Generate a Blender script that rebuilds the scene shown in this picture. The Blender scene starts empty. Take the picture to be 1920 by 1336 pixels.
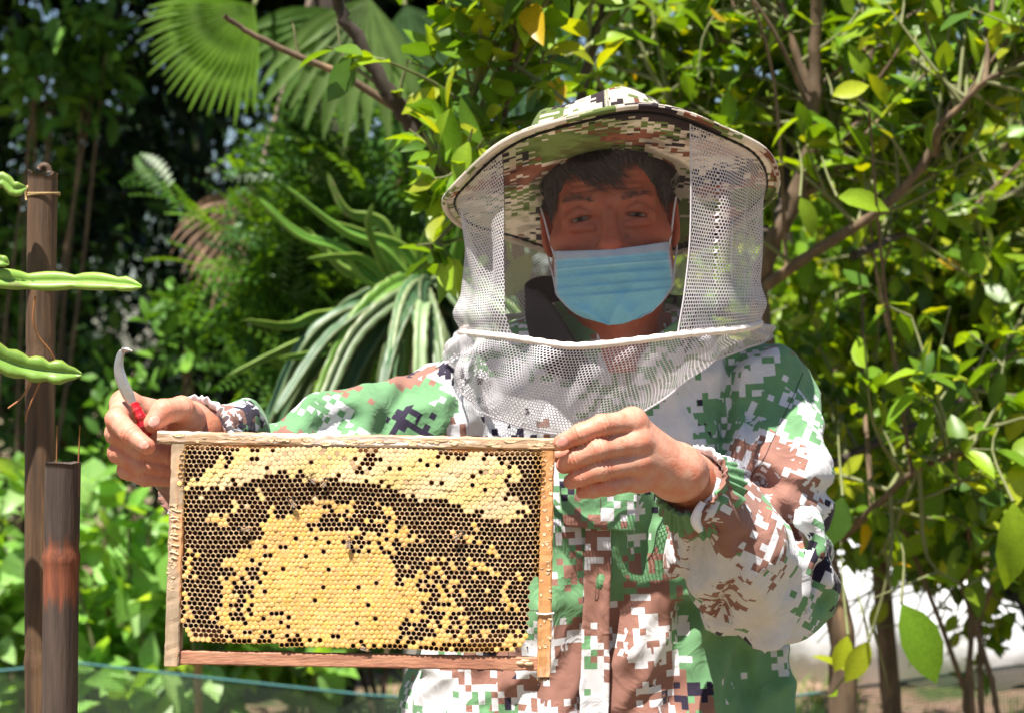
import bpy, math, random
import numpy as np
from mathutils import Vector, Matrix

random.seed(7)
rng = np.random.default_rng(7)
scene = bpy.context.scene
C = scene.collection
PI = math.pi

# ------------------------------------------------------------------ camera, sky, sun, exposure
FPX = 3577.0                       # focal length in photo pixels (photo 1920 wide)
CAMZ = 1.35
cam_d = bpy.data.cameras.new('camera')
cam = bpy.data.objects.new('camera', cam_d)
C.objects.link(cam)
cam.location = (0, 0, CAMZ)
cam.rotation_euler = (PI / 2, 0, 0)
cam_d.sensor_width = 36.0
cam_d.lens = FPX / 1920 * 36.0
cam_d.clip_start = 0.05
cam_d.clip_end = 500
cam_d.dof.use_dof = True
cam_d.dof.focus_distance = 2.03
cam_d.dof.aperture_fstop = 7.6
scene.camera = cam

SUN = Vector((0.20, 0.33, -0.92)).normalized()     # direction in which sunlight travels
world = bpy.data.worlds.new('World')
scene.world = world
world.use_nodes = True
wn = world.node_tree
wn.nodes.clear()
sky = wn.nodes.new('ShaderNodeTexSky')
sky.sky_type = 'NISHITA'
sky.sun_disc = False
sky.sun_elevation = math.asin(-SUN.z)
sky.sun_rotation = math.atan2(-SUN.x, -SUN.y)
sky.air_density = 1.0
sky.dust_density = 0.6
bg = wn.nodes.new('ShaderNodeBackground')
bg.inputs['Strength'].default_value = 0.05
wo = wn.nodes.new('ShaderNodeOutputWorld')
wn.links.new(sky.outputs[0], bg.inputs[0])
wn.links.new(bg.outputs[0], wo.inputs[0])

sl = bpy.data.lights.new('sun', 'SUN')
sl.energy = 5.0
sl.angle = math.radians(0.55)
sl.color = (1.0, 0.95, 0.87)
so = bpy.data.objects.new('sun', sl)
C.objects.link(so)
so.rotation_euler = SUN.to_track_quat('-Z', 'Y').to_euler()
so.location = (-3, -6, 12)

scene.view_settings.view_transform = 'Standard'
scene.view_settings.look = 'None'
scene.view_settings.exposure = 1.27
scene.view_settings.gamma = 1.0


def P(px, py, Y):
    return np.array([(px - 960.0) / FPX * Y, Y, CAMZ - (py - 668.0) / FPX * Y])


# ------------------------------------------------------------------ mesh helpers
class MB:
    def __init__(self):
        self.V = []; self.Q = []; self.T = []; self.COL = []; self.UV = []; self.n = 0

    def add(self, V, Q=None, T=None, col=None, uv=None):
        V = np.asarray(V, dtype=np.float64).reshape(-1, 3)
        k = len(V)
        self.V.append(V)
        if Q is not None and len(Q):
            self.Q.append(np.asarray(Q, dtype=np.int64).reshape(-1, 4) + self.n)
        if T is not None and len(T):
            self.T.append(np.asarray(T, dtype=np.int64).reshape(-1, 3) + self.n)
        if col is None:
            col = np.ones((k, 3))
        col = np.asarray(col, dtype=np.float64)
        if col.ndim == 1:
            col = np.tile(col, (k, 1))
        self.COL.append(col)
        if uv is None:
            uv = np.zeros((k, 2))
        self.UV.append(np.asarray(uv, dtype=np.float64))
        self.n += k
        return self

    def mesh(self, name, smooth=True):
        V = np.concatenate(self.V)
        Q = np.concatenate(self.Q) if self.Q else np.zeros((0, 4), np.int64)
        T = np.concatenate(self.T) if self.T else np.zeros((0, 3), np.int64)
        me = bpy.data.meshes.new(name)
        me.vertices.add(len(V))
        me.vertices.foreach_set('co', V.astype(np.float32).ravel())
        loops = np.concatenate([Q.ravel(), T.ravel()]).astype(np.int32)
        starts = np.concatenate([np.arange(len(Q)) * 4, len(Q) * 4 + np.arange(len(T)) * 3]).astype(np.int32)
        me.loops.add(len(loops))
        me.loops.foreach_set('vertex_index', loops)
        me.polygons.add(len(starts))
        me.polygons.foreach_set('loop_start', starts)
        me.polygons.foreach_set('use_smooth', np.full(len(starts), smooth, dtype=bool))
        me.update(calc_edges=True)
        col = np.concatenate(self.COL)
        a = me.attributes.new('Col', 'FLOAT_COLOR', 'POINT')
        a.data.foreach_set('color', np.concatenate([col, np.ones((len(col), 1))], 1).astype(np.float32).ravel())
        uv = np.concatenate(self.UV)
        ul = me.uv_layers.new(name='UVMap')
        ul.data.foreach_set('uv', uv[loops].astype(np.float32).ravel())
        return me

    def build(self, name, mat, parent=None, smooth=True):
        me = self.mesh(name, smooth)
        o = bpy.data.objects.new(name, me)
        if mat is not None:
            me.materials.append(mat)
        C.objects.link(o)
        put(o, parent)
        return o


def put(o, parent):
    """parent o while its own coordinates stay in world space"""
    if parent is not None:
        o.parent = parent
        if parent.parent is None and parent.type == 'EMPTY':
            o.matrix_parent_inverse = Matrix.Translation(-Vector(parent.location))


def thing(name, label, cat, loc, group=None):
    o = bpy.data.objects.new(name, None)
    C.objects.link(o)
    o.location = tuple(float(v) for v in loc)
    o.empty_display_size = 0.05
    return tag(o, label, cat, group)


def tag(o, label, cat, group=None):
    o['label'] = label
    o['category'] = cat
    if group:
        o['group'] = group
    return o


def gridq(nu, nv, cu=False, cv=False):
    """quads of a (nu x nv) vertex grid, index i*nv+j"""
    iu = np.arange(nu if cu else nu - 1)
    jv = np.arange(nv if cv else nv - 1)
    I, J = np.meshgrid(iu, jv, indexing='ij')
    I2 = (I + 1) % nu; J2 = (J + 1) % nv
    return np.stack([I * nv + J, I2 * nv + J, I2 * nv + J2, I * nv + J2], -1).reshape(-1, 4)


def norm(v):
    v = np.asarray(v, float)
    return v / (np.linalg.norm(v, axis=-1, keepdims=True) + 1e-12)


def smooth_path(pts, n):
    """Catmull-Rom through pts, n samples"""
    p = np.asarray(pts, float)
    if len(p) == 2:
        t = np.linspace(0, 1, n)[:, None]
        return p[0] * (1 - t) + p[1] * t
    q = np.vstack([2 * p[0] - p[1], p, 2 * p[-1] - p[-2]])
    m = len(p) - 1
    ts = np.linspace(0, m - 1e-9, n)
    i = ts.astype(int); f = (ts - i)[:, None]
    a, b, c, d = q[i], q[i + 1], q[i + 2], q[i + 3]
    return 0.5 * ((2 * b) + (-a + c) * f + (2 * a - 5 * b + 4 * c - d) * f ** 2 + (-a + 3 * b - 3 * c + d) * f ** 3)


def frames(pts, ref=(0.13, 0.21, 1)):
    p = np.asarray(pts, float)
    t = norm(np.gradient(p, axis=0))
    n0 = np.cross(t[0], ref)
    if np.linalg.norm(n0) < 1e-4:
        n0 = np.cross(t[0], (1, 0, 0))
    n = [norm(n0)]
    for i in range(1, len(p)):
        v = n[-1] - t[i] * np.dot(n[-1], t[i])
        n.append(norm(v))
    n = np.array(n)
    return t, n, np.cross(t, n)


def tube(pts, rad, n=8, cap=True, prof=None, ref=(0.13, 0.21, 1)):
    """prof(i,phi)->radius multiplier array"""
    p = np.asarray(pts, float); k = len(p)
    rad = np.broadcast_to(np.asarray(rad, float), (k,))
    t, a, b = frames(p, ref)
    ph = np.linspace(0, 2 * PI, n, endpoint=False)
    m = np.ones((k, n)) if prof is None else prof
    R = rad[:, None] * m
    V = p[:, None] + R[..., None] * (np.cos(ph)[None, :, None] * a[:, None] + np.sin(ph)[None, :, None] * b[:, None])
    V = V.reshape(-1, 3)
    Q = gridq(k, n, cv=True)
    T = []
    if cap:
        V = np.vstack([V, p[0], p[-1]])
        j = np.arange(n)
        T = np.concatenate([np.stack([np.full(n, k * n), (j + 1) % n, j], 1),
                            np.stack([np.full(n, k * n + 1), (k - 1) * n + j, (k - 1) * n + (j + 1) % n], 1)])
    return V, Q, T


def ellipsoid(c, r, n=12, m=8, R=None):
    th = np.linspace(0, PI, m + 1)[1:-1]
    ph = np.linspace(0, 2 * PI, n, endpoint=False)
    v = np.stack([np.sin(th)[:, None] * np.cos(ph), np.sin(th)[:, None] * np.sin(ph),
                  np.cos(th)[:, None] * np.ones(n)], -1).reshape(-1, 3)
    v = np.vstack([v, [0, 0, 1], [0, 0, -1]]) * np.asarray(r)
    if R is not None:
        v = v @ np.asarray(R).T
    k = m - 1
    Q = gridq(k, n, cv=True)[:, ::-1]
    j = np.arange(n)
    T = np.concatenate([np.stack([np.full(n, k * n), j, (j + 1) % n], 1),
                        np.stack([np.full(n, k * n + 1), (k - 1) * n + (j + 1) % n, (k - 1) * n + j], 1)])
    return v + np.asarray(c), Q, T


def bevbox(lo, hi, bev=0.0012, nx=12, jitter=0.0, seed=0, col=None):
    """box with chamfered long edges, subdivided along its longest axis, edges worn unevenly"""
    lo = np.asarray(lo, float); hi = np.asarray(hi, float)
    ax = int(np.argmax(hi - lo)); o = [i for i in range(3) if i != ax]
    r = np.random.default_rng(seed)
    a0, a1, b0, b1 = lo[o[0]], hi[o[0]], lo[o[1]], hi[o[1]]
    e = bev
    sec = np.array([[a0 + e, b0], [a1 - e, b0], [a1, b0 + e], [a1, b1 - e], [a1 - e, b1], [a0 + e, b1], [a0, b1 - e], [a0, b0 + e]])
    xs = np.linspace(lo[ax], hi[ax], nx)
    V = np.zeros((nx, 8, 3))
    V[..., ax] = xs[:, None]
    V[..., o[0]] = sec[None, :, 0] + (r.normal(0, jitter, (nx, 8)) if jitter else 0)
    V[..., o[1]] = sec[None, :, 1] + (r.normal(0, jitter, (nx, 8)) if jitter else 0)
    V = V.reshape(-1, 3)
    Q = gridq(nx, 8, cv=True)
    V = np.vstack([V, V[:8].mean(0), V[-8:].mean(0)])
    j = np.arange(8)
    T = np.concatenate([np.stack([np.full(8, nx * 8), (j + 1) % 8, j], 1),
                        np.stack([np.full(8, nx * 8 + 1), (nx - 1) * 8 + j, (nx - 1) * 8 + (j + 1) % 8], 1)])
    if ax == 1:
        Q = Q[:, ::-1]; T = T[:, ::-1]
    return V, Q, T


def rotx(a): c, s = math.cos(a), math.sin(a); return np.array([[1, 0, 0], [0, c, -s], [0, s, c]])
def roty(a): c, s = math.cos(a), math.sin(a); return np.array([[c, 0, s], [0, 1, 0], [-s, 0, c]])
def rotz(a): c, s = math.cos(a), math.sin(a); return np.array([[c, -s, 0], [s, c, 0], [0, 0, 1]])


def thick(G, th):
    """closed shell of a (nu,nv,3) sheet; th towards its normal"""
    nu, nv, _ = G.shape
    du = np.gradient(G, axis=0); dv = np.gradient(G, axis=1)
    n = norm(np.cross(du, dv))
    A = G.reshape(-1, 3); B = (G + n * th).reshape(-1, 3)
    q = gridq(nu, nv); N = nu * nv
    b = [(i * nv, (i + 1) * nv) for i in range(nu - 1)]
    t = [((i + 1) * nv + nv - 1, i * nv + nv - 1) for i in range(nu - 1)]
    l = [(j + 1, j) for j in range(nv - 1)]
    r = [((nu - 1) * nv + j, (nu - 1) * nv + j + 1) for j in range(nv - 1)]
    e = np.array(b + t + l + r)
    side = np.stack([e[:, 1], e[:, 0], e[:, 0] + N, e[:, 1] + N], 1)
    return np.vstack([A, B]), np.concatenate([q[:, ::-1], q + N, side[:, ::-1]])


# ------------------------------------------------------------------ signed-distance modelling
def smin(a, b, k):
    h = np.maximum(k - np.abs(a - b), 0) / k
    return np.minimum(a, b) - h * h * k * 0.25


def smax(a, b, k):
    return -smin(-a, -b, k)


class Grid:
    def __init__(self, lo, hi, h):
        self.lo = np.asarray(lo, float); self.h = h
        n = np.ceil((np.asarray(hi, float) - self.lo) / h).astype(int) + 1
        self.n = n
        self.X = (self.lo[0] + h * np.arange(n[0])).astype(np.float32)[:, None, None]
        self.Y = (self.lo[1] + h * np.arange(n[1])).astype(np.float32)[None, :, None]
        self.Z = (self.lo[2] + h * np.arange(n[2])).astype(np.float32)[None, None, :]

    def cone(self, a, b, ra, rb):
        a = np.asarray(a, np.float32); b = np.asarray(b, np.float32); ba = b - a
        L2 = float(ba @ ba) + 1e-12
        x = self.X - a[0]; y = self.Y - a[1]; z = self.Z - a[2]
        t = np.clip((x * ba[0] + y * ba[1] + z * ba[2]) / np.float32(L2), 0, 1)
        return np.sqrt((x - t * ba[0]) ** 2 + (y - t * ba[1]) ** 2 + (z - t * ba[2]) ** 2) - (np.float32(ra) + np.float32(rb - ra) * t)

    def ell(self, c, r, R=None):
        x = self.X - np.float32(c[0]); y = self.Y - np.float32(c[1]); z = self.Z - np.float32(c[2])
        if R is not None:
            R = np.asarray(R, np.float32)
            x, y, z = (R[0, 0] * x + R[1, 0] * y + R[2, 0] * z, R[0, 1] * x + R[1, 1] * y + R[2, 1] * z, R[0, 2] * x + R[1, 2] * y + R[2, 2] * z)
        r = np.asarray(r, np.float32)
        k0 = np.sqrt((x / r[0]) ** 2 + (y / r[1]) ** 2 + (z / r[2]) ** 2)
        k1 = np.sqrt((x / r[0] ** 2) ** 2 + (y / r[1] ** 2) ** 2 + (z / r[2] ** 2) ** 2) + np.float32(1e-9)
        return k0 * (k0 - 1) / k1

    def mesh(self, D):
        D = np.broadcast_to(D, self.n)
        S = D < 0
        nx, ny, nz = D.shape
        cnt = np.zeros((nx - 1, ny - 1, nz - 1), np.int8)
        for i in (0, 1):
            for j in (0, 1):
                for k in (0, 1):
                    cnt += S[i:nx - 1 + i, j:ny - 1 + j, k:nz - 1 + k]
        act = (cnt > 0) & (cnt < 8)
        idx = np.full(cnt.shape, -1, np.int64)
        ci = np.argwhere(act)
        idx[act] = np.arange(len(ci))
        acc = np.zeros((len(ci), 3)); num = np.zeros(len(ci))
        cor = [(i, j, k) for i in (0, 1) for j in (0, 1) for k in (0, 1)]
        vals = {c: D[ci[:, 0] + c[0], ci[:, 1] + c[1], ci[:, 2] + c[2]].astype(np.float64) for c in cor}
        for c in cor:
            for ax in range(3):
                if c[ax] == 0:
                    d = list(c); d[ax] = 1; d = tuple(d)
                    a, b = vals[c], vals[d]
                    m = (a < 0) != (b < 0)
                    t = np.where(m, a / np.where(m, a - b, 1), 0)
                    p = np.array(c, float)[None] + t[:, None] * (np.array(d) - np.array(c))[None]
                    acc += p * m[:, None]; num += m
        V = self.lo + self.h * (ci + acc / num[:, None])
        F = []
        for ax in range(3):
            sl0 = [slice(None)] * 3; sl1 = [slice(None)] * 3
            sl0[ax] = slice(0, -1); sl1[ax] = slice(1, None)
            A = S[tuple(sl0)]; B = S[tuple(sl1)]
            e = np.argwhere(A != B)
            o = [i for i in range(3) if i != ax]
            ok = np.ones(len(e), bool)
            for q in o:
                ok &= (e[:, q] > 0) & (e[:, q] < D.shape[q] - 1)
            e = e[ok]
            ins = A[e[:, 0], e[:, 1], e[:, 2]]
            u = np.zeros(3, int); v = np.zeros(3, int)
            u[(ax + 1) % 3] = 1; v[(ax + 2) % 3] = 1
            g = lambda q: idx[q[:, 0], q[:, 1], q[:, 2]]
            f = np.stack([g(e - u - v), g(e - v), g(e), g(e - u)], 1)
            f[~ins] = f[~ins][:, ::-1]
            F.append(f)
        F = np.concatenate(F)
        F = F[(F >= 0).all(1)]
        return V, F


# ------------------------------------------------------------------ materials
def newmat(name):
    m = bpy.data.materials.new(name)
    m.use_nodes = True
    nt = m.node_tree
    b = nt.nodes['Principled BSDF']
    return m, nt, b


def node(nt, typ, **kw):
    n = nt.nodes.new(typ)
    for k, v in kw.items():
        setattr(n, k, v)
    return n


def noise_val(nt, coord, scale, detail=3, rough=0.6, dist=0.0):
    n = node(nt, 'ShaderNodeTexNoise')
    n.inputs['Scale'].default_value = scale
    n.inputs['Detail'].default_value = detail
    n.inputs['Roughness'].default_value = rough
    n.inputs['Distortion'].default_value = dist
    nt.links.new(coord, n.inputs['Vector'])
    return n.outputs['Fac']


def maprange(nt, val, a, b, c, d):
    n = node(nt, 'ShaderNodeMapRange')
    for i, v in zip((1, 2, 3, 4), (a, b, c, d)):
        n.inputs[i].default_value = v
    nt.links.new(val, n.inputs[0])
    return n.outputs[0]


def mixcol(nt, fac, A, B, mode='MIX'):
    n = node(nt, 'ShaderNodeMix', data_type='RGBA', blend_type=mode)
    for sock, v in ((n.inputs[0], fac), (n.inputs[6], A), (n.inputs[7], B)):
        if isinstance(v, bpy.types.NodeSocket):
            nt.links.new(v, sock)
        elif isinstance(v, (int, float)):
            sock.default_value = v
        else:
            sock.default_value = (*v, 1)
    return n.outputs[2]


def math_(nt, op, a, b=None):
    n = node(nt, 'ShaderNodeMath', operation=op)
    for s, v in zip(n.inputs, (a, b)):
        if v is None:
            continue
        if isinstance(v, bpy.types.NodeSocket):
            nt.links.new(v, s)
        else:
            s.default_value = v
    return n.outputs[0]


def bump(nt, b, h, strength, dist=0.002):
    n = node(nt, 'ShaderNodeBump')
    n.inputs['Strength'].default_value = strength
    n.inputs['Distance'].default_value = dist
    nt.links.new(h, n.inputs['Height'])
    nt.links.new(n.outputs[0], b.inputs['Normal'])


def M(name, rgb=(1, 1, 1), rough=0.6, var=0.2, vs=12, stretch=(1, 1, 1), attr=False, bmp=0.0, bs=150, bd=0.002,
      transl=0.0, tcol=None, metal=0.0, spec=0.5, second=None, s2=5, t2=(0.45, 0.6), sheen=0.0, rnd=0.0, coat=0.0):
    m, nt, b = newmat(name)
    tc = node(nt, 'ShaderNodeTexCoord')
    mp = node(nt, 'ShaderNodeMapping')
    mp.inputs['Scale'].default_value = stretch
    nt.links.new(tc.outputs['Object'], mp.inputs[0])
    co = mp.outputs[0]
    base = rgb
    if attr:
        a = node(nt, 'ShaderNodeAttribute', attribute_name='Col')
        base = mixcol(nt, 1.0, a.outputs['Color'], rgb, 'MULTIPLY')
    if second is not None:
        f = maprange(nt, noise_val(nt, co, s2, 4, 0.65), t2[0], t2[1], 0, 1)
        base = mixcol(nt, f, base, second)
    nv = maprange(nt, noise_val(nt, co, vs, 4, 0.6), 0.25, 0.75, 1 - var, 1 + var)
    cn = node(nt, 'ShaderNodeCombineColor')
    for i in range(3):
        nt.links.new(nv, cn.inputs[i])
    base = mixcol(nt, 1.0, base, cn.outputs[0], 'MULTIPLY')
    if rnd:
        oi = node(nt, 'ShaderNodeObjectInfo')
        rv = maprange(nt, oi.outputs['Random'], 0, 1, 1 - rnd, 1 + rnd)
        c2 = node(nt, 'ShaderNodeCombineColor')
        for i in range(3):
            nt.links.new(rv, c2.inputs[i])
        base = mixcol(nt, 1.0, base, c2.outputs[0], 'MULTIPLY')
    nt.links.new(base, b.inputs['Base Color'])
    b.inputs['Roughness'].default_value = rough
    b.inputs['Metallic'].default_value = metal
    b.inputs['Specular IOR Level'].default_value = spec
    if sheen:
        b.inputs['Sheen Weight'].default_value = sheen
    if coat:
        b.inputs['Coat Weight'].default_value = coat
        b.inputs['Coat Roughness'].default_value = 0.15
    if bmp:
        bump(nt, b, noise_val(nt, co, bs, 3, 0.6), bmp, bd)
    if transl:
        tr = node(nt, 'ShaderNodeBsdfTranslucent')
        if tcol is not None:
            tcn = mixcol(nt, 1.0, base, tcol, 'MULTIPLY')
            nt.links.new(tcn, tr.inputs[0])
        else:
            nt.links.new(base, tr.inputs[0])
        mx = node(nt, 'ShaderNodeMixShader')
        mx.inputs[0].default_value = transl
        nt.links.new(b.outputs[0], mx.inputs[1])
        nt.links.new(tr.outputs[0], mx.inputs[2])
        nt.links.new(mx.outputs[0], nt.nodes['Material Output'].inputs[0])
    return m


def camo(name, cell, base, layers, rough=0.85, off=0.0, wear=0.05, aspect=1.0, transl=0.0):
    """pixel camouflage printed in metres of UV: layers = [(colour, scale, threshold, offset)]"""
    m, nt, b = newmat(name)
    uv = node(nt, 'ShaderNodeUVMap', uv_map='UVMap')
    ad = node(nt, 'ShaderNodeVectorMath', operation='ADD')
    ad.inputs[1].default_value = (off, off * 0.7, 0)
    nt.links.new(uv.outputs[0], ad.inputs[0])
    sn = node(nt, 'ShaderNodeVectorMath', operation='SNAP')
    sn.inputs[1].default_value = (cell * aspect, cell, 1)
    nt.links.new(ad.outputs[0], sn.inputs[0])
    wnn = node(nt, 'ShaderNodeTexWhiteNoise', noise_dimensions='2D')
    nt.links.new(sn.outputs[0], wnn.inputs['Vector'])
    dith = math_(nt, 'MULTIPLY', math_(nt, 'SUBTRACT', wnn.outputs['Value'], 0.5), 0.13)
    colr = base
    for (c, sc, th, of) in layers:
        o = node(nt, 'ShaderNodeVectorMath', operation='ADD')
        o.inputs[1].default_value = (of, of * 1.7, of * 0.3)
        nt.links.new(sn.outputs[0], o.inputs[0])
        nv = noise_val(nt, o.outputs[0], sc, 3.0, 0.55)
        v = math_(nt, 'GREATER_THAN', math_(nt, 'ADD', nv, dith), th)
        colr = mixcol(nt, v, colr, c)
    tc = node(nt, 'ShaderNodeTexCoord')
    w = maprange(nt, noise_val(nt, tc.outputs['Object'], 60, 5, 0.7), 0.3, 0.7, 1 - wear * 2, 1 + wear)
    cn = node(nt, 'ShaderNodeCombineColor')
    for i in range(3):
        nt.links.new(w, cn.inputs[i])
    colr = mixcol(nt, 1.0, colr, cn.outputs[0], 'MULTIPLY')
    nt.links.new(colr, b.inputs['Base Color'])
    b.inputs['Roughness'].default_value = rough
    b.inputs['Specular IOR Level'].default_value = 0.25
    b.inputs['Sheen Weight'].default_value = 0.15
    bump(nt, b, noise_val(nt, tc.outputs['Object'], 700, 2, 0.5), 0.25, 0.001)
    if transl:
        tr = node(nt, 'ShaderNodeBsdfTranslucent')
        nt.links.new(colr, tr.inputs[0])
        mx = node(nt, 'ShaderNodeMixShader')
        mx.inputs[0].default_value = transl
        nt.links.new(b.outputs[0], mx.inputs[1])
        nt.links.new(tr.outputs[0], mx.inputs[2])
        nt.links.new(mx.outputs[0], nt.nodes['Material Output'].inputs[0])
    return m


def camo3(name, cell, base, layers, dith_amp=0.17):
    """pixel camouflage in cloth coordinates 'cc' (metres); 'dom' marks the axis a face looks along"""
    m, nt, b = newmat(name)
    cc = node(nt, 'ShaderNodeAttribute', attribute_name='cc').outputs['Vector']
    dom = node(nt, 'ShaderNodeAttribute', attribute_name='dom').outputs['Vector']

    def vm(op, x, y):
        n = node(nt, 'ShaderNodeVectorMath', operation=op)
        for s_, v in zip(n.inputs, (x, y)):
            if isinstance(v, bpy.types.NodeSocket):
                nt.links.new(v, s_)
            else:
                s_.default_value = v
        return n.outputs[0]
    sn = vm('SNAP', cc, (cell, cell, cell))
    p = vm('ADD', sn, vm('MULTIPLY', dom, vm('SUBTRACT', cc, sn)))
    inv = vm('SUBTRACT', (1, 1, 1), dom)
    wnn = node(nt, 'ShaderNodeTexWhiteNoise', noise_dimensions='3D')
    nt.links.new(vm('ADD', vm('MULTIPLY', sn, inv), (0.0013, 0.0013, 0.0013)), wnn.inputs['Vector'])
    dith = math_(nt, 'MULTIPLY', math_(nt, 'SUBTRACT', wnn.outputs['Value'], 0.5), dith_amp)
    colr = base
    for (c, sc, th, of) in layers:
        nv = noise_val(nt, vm('ADD', p, (of, of * 1.7, of * 0.3)), sc, 3.0, 0.55)
        v = math_(nt, 'GREATER_THAN', math_(nt, 'ADD', nv, dith), th)
        colr = mixcol(nt, v, colr, c)
    tc = node(nt, 'ShaderNodeTexCoord')
    w = maprange(nt, noise_val(nt, tc.outputs['Object'], 45, 5, 0.7), 0.3, 0.7, 0.90, 1.05)
    cn = node(nt, 'ShaderNodeCombineColor')
    for i in range(3):
        nt.links.new(w, cn.inputs[i])
    nt.links.new(mixcol(nt, 1.0, colr, cn.outputs[0], 'MULTIPLY'), b.inputs['Base Color'])
    b.inputs['Roughness'].default_value = 0.85
    b.inputs['Specular IOR Level'].default_value = 0.25
    b.inputs['Sheen Weight'].default_value = 0.12
    n1 = noise_val(nt, tc.outputs['Object'], 16, 3, 0.5, 1.2)
    rid = math_(nt, 'ABSOLUTE', math_(nt, 'SUBTRACT', n1, 0.5))
    h = math_(nt, 'ADD', math_(nt, 'MULTIPLY', math_(nt, 'MINIMUM', rid, 0.09), -7.0), math_(nt, 'MULTIPLY', noise_val(nt, tc.outputs['Object'], 800, 2, 0.5), 0.12))
    bump(nt, b, h, 0.28, 0.005)
    return m


MAT = {}
MAT['skin'] = None
MAT['jacket'] = camo3('jacket_camouflage', 0.0077, (0.60, 0.59, 0.61),
                      [((0.125, 0.265, 0.125), 5.7, 0.500, 3.1), ((0.25, 0.120, 0.090), 6.3, 0.572, 11.7),
                       ((0.62, 0.61, 0.63), 11.0, 0.655, 37.1), ((0.020, 0.014, 0.032), 7.0, 0.645, 23.9)], 0.11)
MAT['hat'] = camo('hat_camouflage', 0.0052, (0.72, 0.64, 0.54),
                  [((0.17, 0.23, 0.065), 9.0, 0.515, 5.3), ((0.27, 0.10, 0.06), 11.0, 0.60, 9.1),
                   ((0.040, 0.026, 0.032), 12.0, 0.59, 17.3)], aspect=1.45, transl=0.38)
MAT['net_white'] = M('white_netting', (0.78, 0.73, 0.76), 0.7, 0.05, transl=0.3)
MAT['net_face'] = M('fine_face_netting', (0.11, 0.085, 0.08), 0.8, 0.05, transl=0.1, spec=0.1)
MAT['cord'] = M('cream_cord', (0.80, 0.70, 0.62), 0.8, 0.12, 90, bmp=0.4, bs=900)
MAT['black_cloth'] = M('black_cloth', (0.012, 0.011, 0.014), 0.9, 0.2, bmp=0.2, bs=500)
MAT['mask'] = M('mask_blue', (1, 1, 1), 0.75, 0.04, 40, attr=True, transl=0.25, bmp=0.15, bs=800, bd=0.0008)
MAT['white_elastic'] = M('white_elastic', (0.8, 0.77, 0.76), 0.8, 0.06)
MAT['hair'] = M('dark_hair', (0.022, 0.016, 0.013), 0.45, 0.5, 60, attr=True)
MAT['eye'] = M('eye', (1, 1, 1), 0.12, 0.02, attr=True, coat=0.4)
MAT['trousers'] = M('trousers', (0.05, 0.06, 0.07), 0.9)
MAT['shoe'] = M('shoe', (0.03, 0.03, 0.03), 0.6)
MAT['wood_top'] = M('weathered_wood', (0.42, 0.27, 0.16), 0.8, 0.35, 30, (1, 6, 6), bmp=0.5, bs=60,
                    second=(0.70, 0.58, 0.50), s2=9, t2=(0.47, 0.56))
MAT['wood_side'] = M('honey_stained_wood', (0.50, 0.235, 0.085), 0.6, 0.3, 26, (5, 5, 0.9), bmp=0.4, bs=60,
                     second=(0.62, 0.40, 0.25), s2=10, t2=(0.56, 0.66))
MAT['wood_grey'] = M('greyed_wood', (0.36, 0.255, 0.165), 0.75, 0.35, 26, (4, 4, 1), bmp=0.4, bs=60,
                     second=(0.55, 0.27, 0.12), s2=9, t2=(0.5, 0.62))
MAT['wood_bottom'] = M('reddish_wood', (0.40, 0.185, 0.105), 0.7, 0.25, 26, (1, 6, 6), bmp=0.4, bs=70,
                       second=(0.30, 0.12, 0.07), s2=8, t2=(0.5, 0.6))
MAT['comb'] = M('beeswax_cells', (1, 1, 1), 0.5, 0.10, 120, attr=True, spec=0.4)
MAT['cap'] = M('wax_cappings', (1, 1, 1), 0.5, 0.12, 90, attr=True, bmp=0.3, bs=600, bd=0.0008, transl=0.08)
MAT['wax'] = M('burr_wax', (0.66, 0.46, 0.27), 0.45, 0.3, 80, bmp=0.4, bs=200)
MAT['wire'] = M('steel_wire', (0.5, 0.5, 0.5), 0.35, 0.1, metal=1.0)
MAT['blade'] = M('worn_steel_blade', (0.46, 0.45, 0.44), 0.42, 0.3, 60, metal=0.85, bmp=0.2, bs=90, second=(0.42, 0.38, 0.33), s2=30)
MAT['red'] = M('red_plastic', (0.42, 0.008, 0.012), 0.22, 0.2, 60, coat=0.5)
MAT['bee'] = M('bee_body', (1, 1, 1), 0.5, 0.2, 300, attr=True)
MAT['wing'] = M('bee_wing', (0.5, 0.42, 0.35), 0.25, 0.1)
MAT['wing'].node_tree.nodes['Principled BSDF'].inputs['Alpha'].default_value = 0.35
MAT['bamboo'] = M('old_bamboo', (0.085, 0.045, 0.022), 0.7, 0.65, 18, (6, 6, 0.4), bmp=0.6, bs=30, bd=0.003,
                  second=(0.17, 0.095, 0.045), s2=7, t2=(0.5, 0.68))
MAT['bamboo2'] = M('dark_bamboo', (1, 1, 1), 0.75, 0.6, 18, (6, 6, 0.4), attr=True, bmp=0.6, bs=30, bd=0.003)
MAT['bamboo_red'] = M('reddish_bamboo_node', (0.20, 0.055, 0.025), 0.7, 0.4, 30, (2, 2, 1), bmp=0.3, bs=60, second=(0.07, 0.045, 0.035), s2=30, t2=(0.5, 0.6))
MAT['straw'] = M('straw_tie', (0.40, 0.27, 0.12), 0.8, 0.3, 60)
MAT['root'] = M('aerial_root', (0.30, 0.12, 0.04), 0.7)
MAT['cactus'] = M('dragon_fruit_stem', (1, 1, 1), 0.42, 0.18, 22, attr=True, bmp=0.3, bs=45, transl=0.14, tcol=(1.0, 1.2, 0.3), second=(0.20, 0.17, 0.08), s2=14, t2=(0.60, 0.72))
MAT['leaf'] = M('leaf', (1, 1, 1), 0.38, 0.22, 25, attr=True, transl=0.42, tcol=(1.7, 1.5, 0.2), spec=0.35, rnd=0.25)
MAT['leaf_dark'] = M('dark_leaf', (1, 1, 1), 0.45, 0.25, 20, attr=True, transl=0.22, tcol=(1.2, 1.4, 0.4), spec=0.18)
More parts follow.
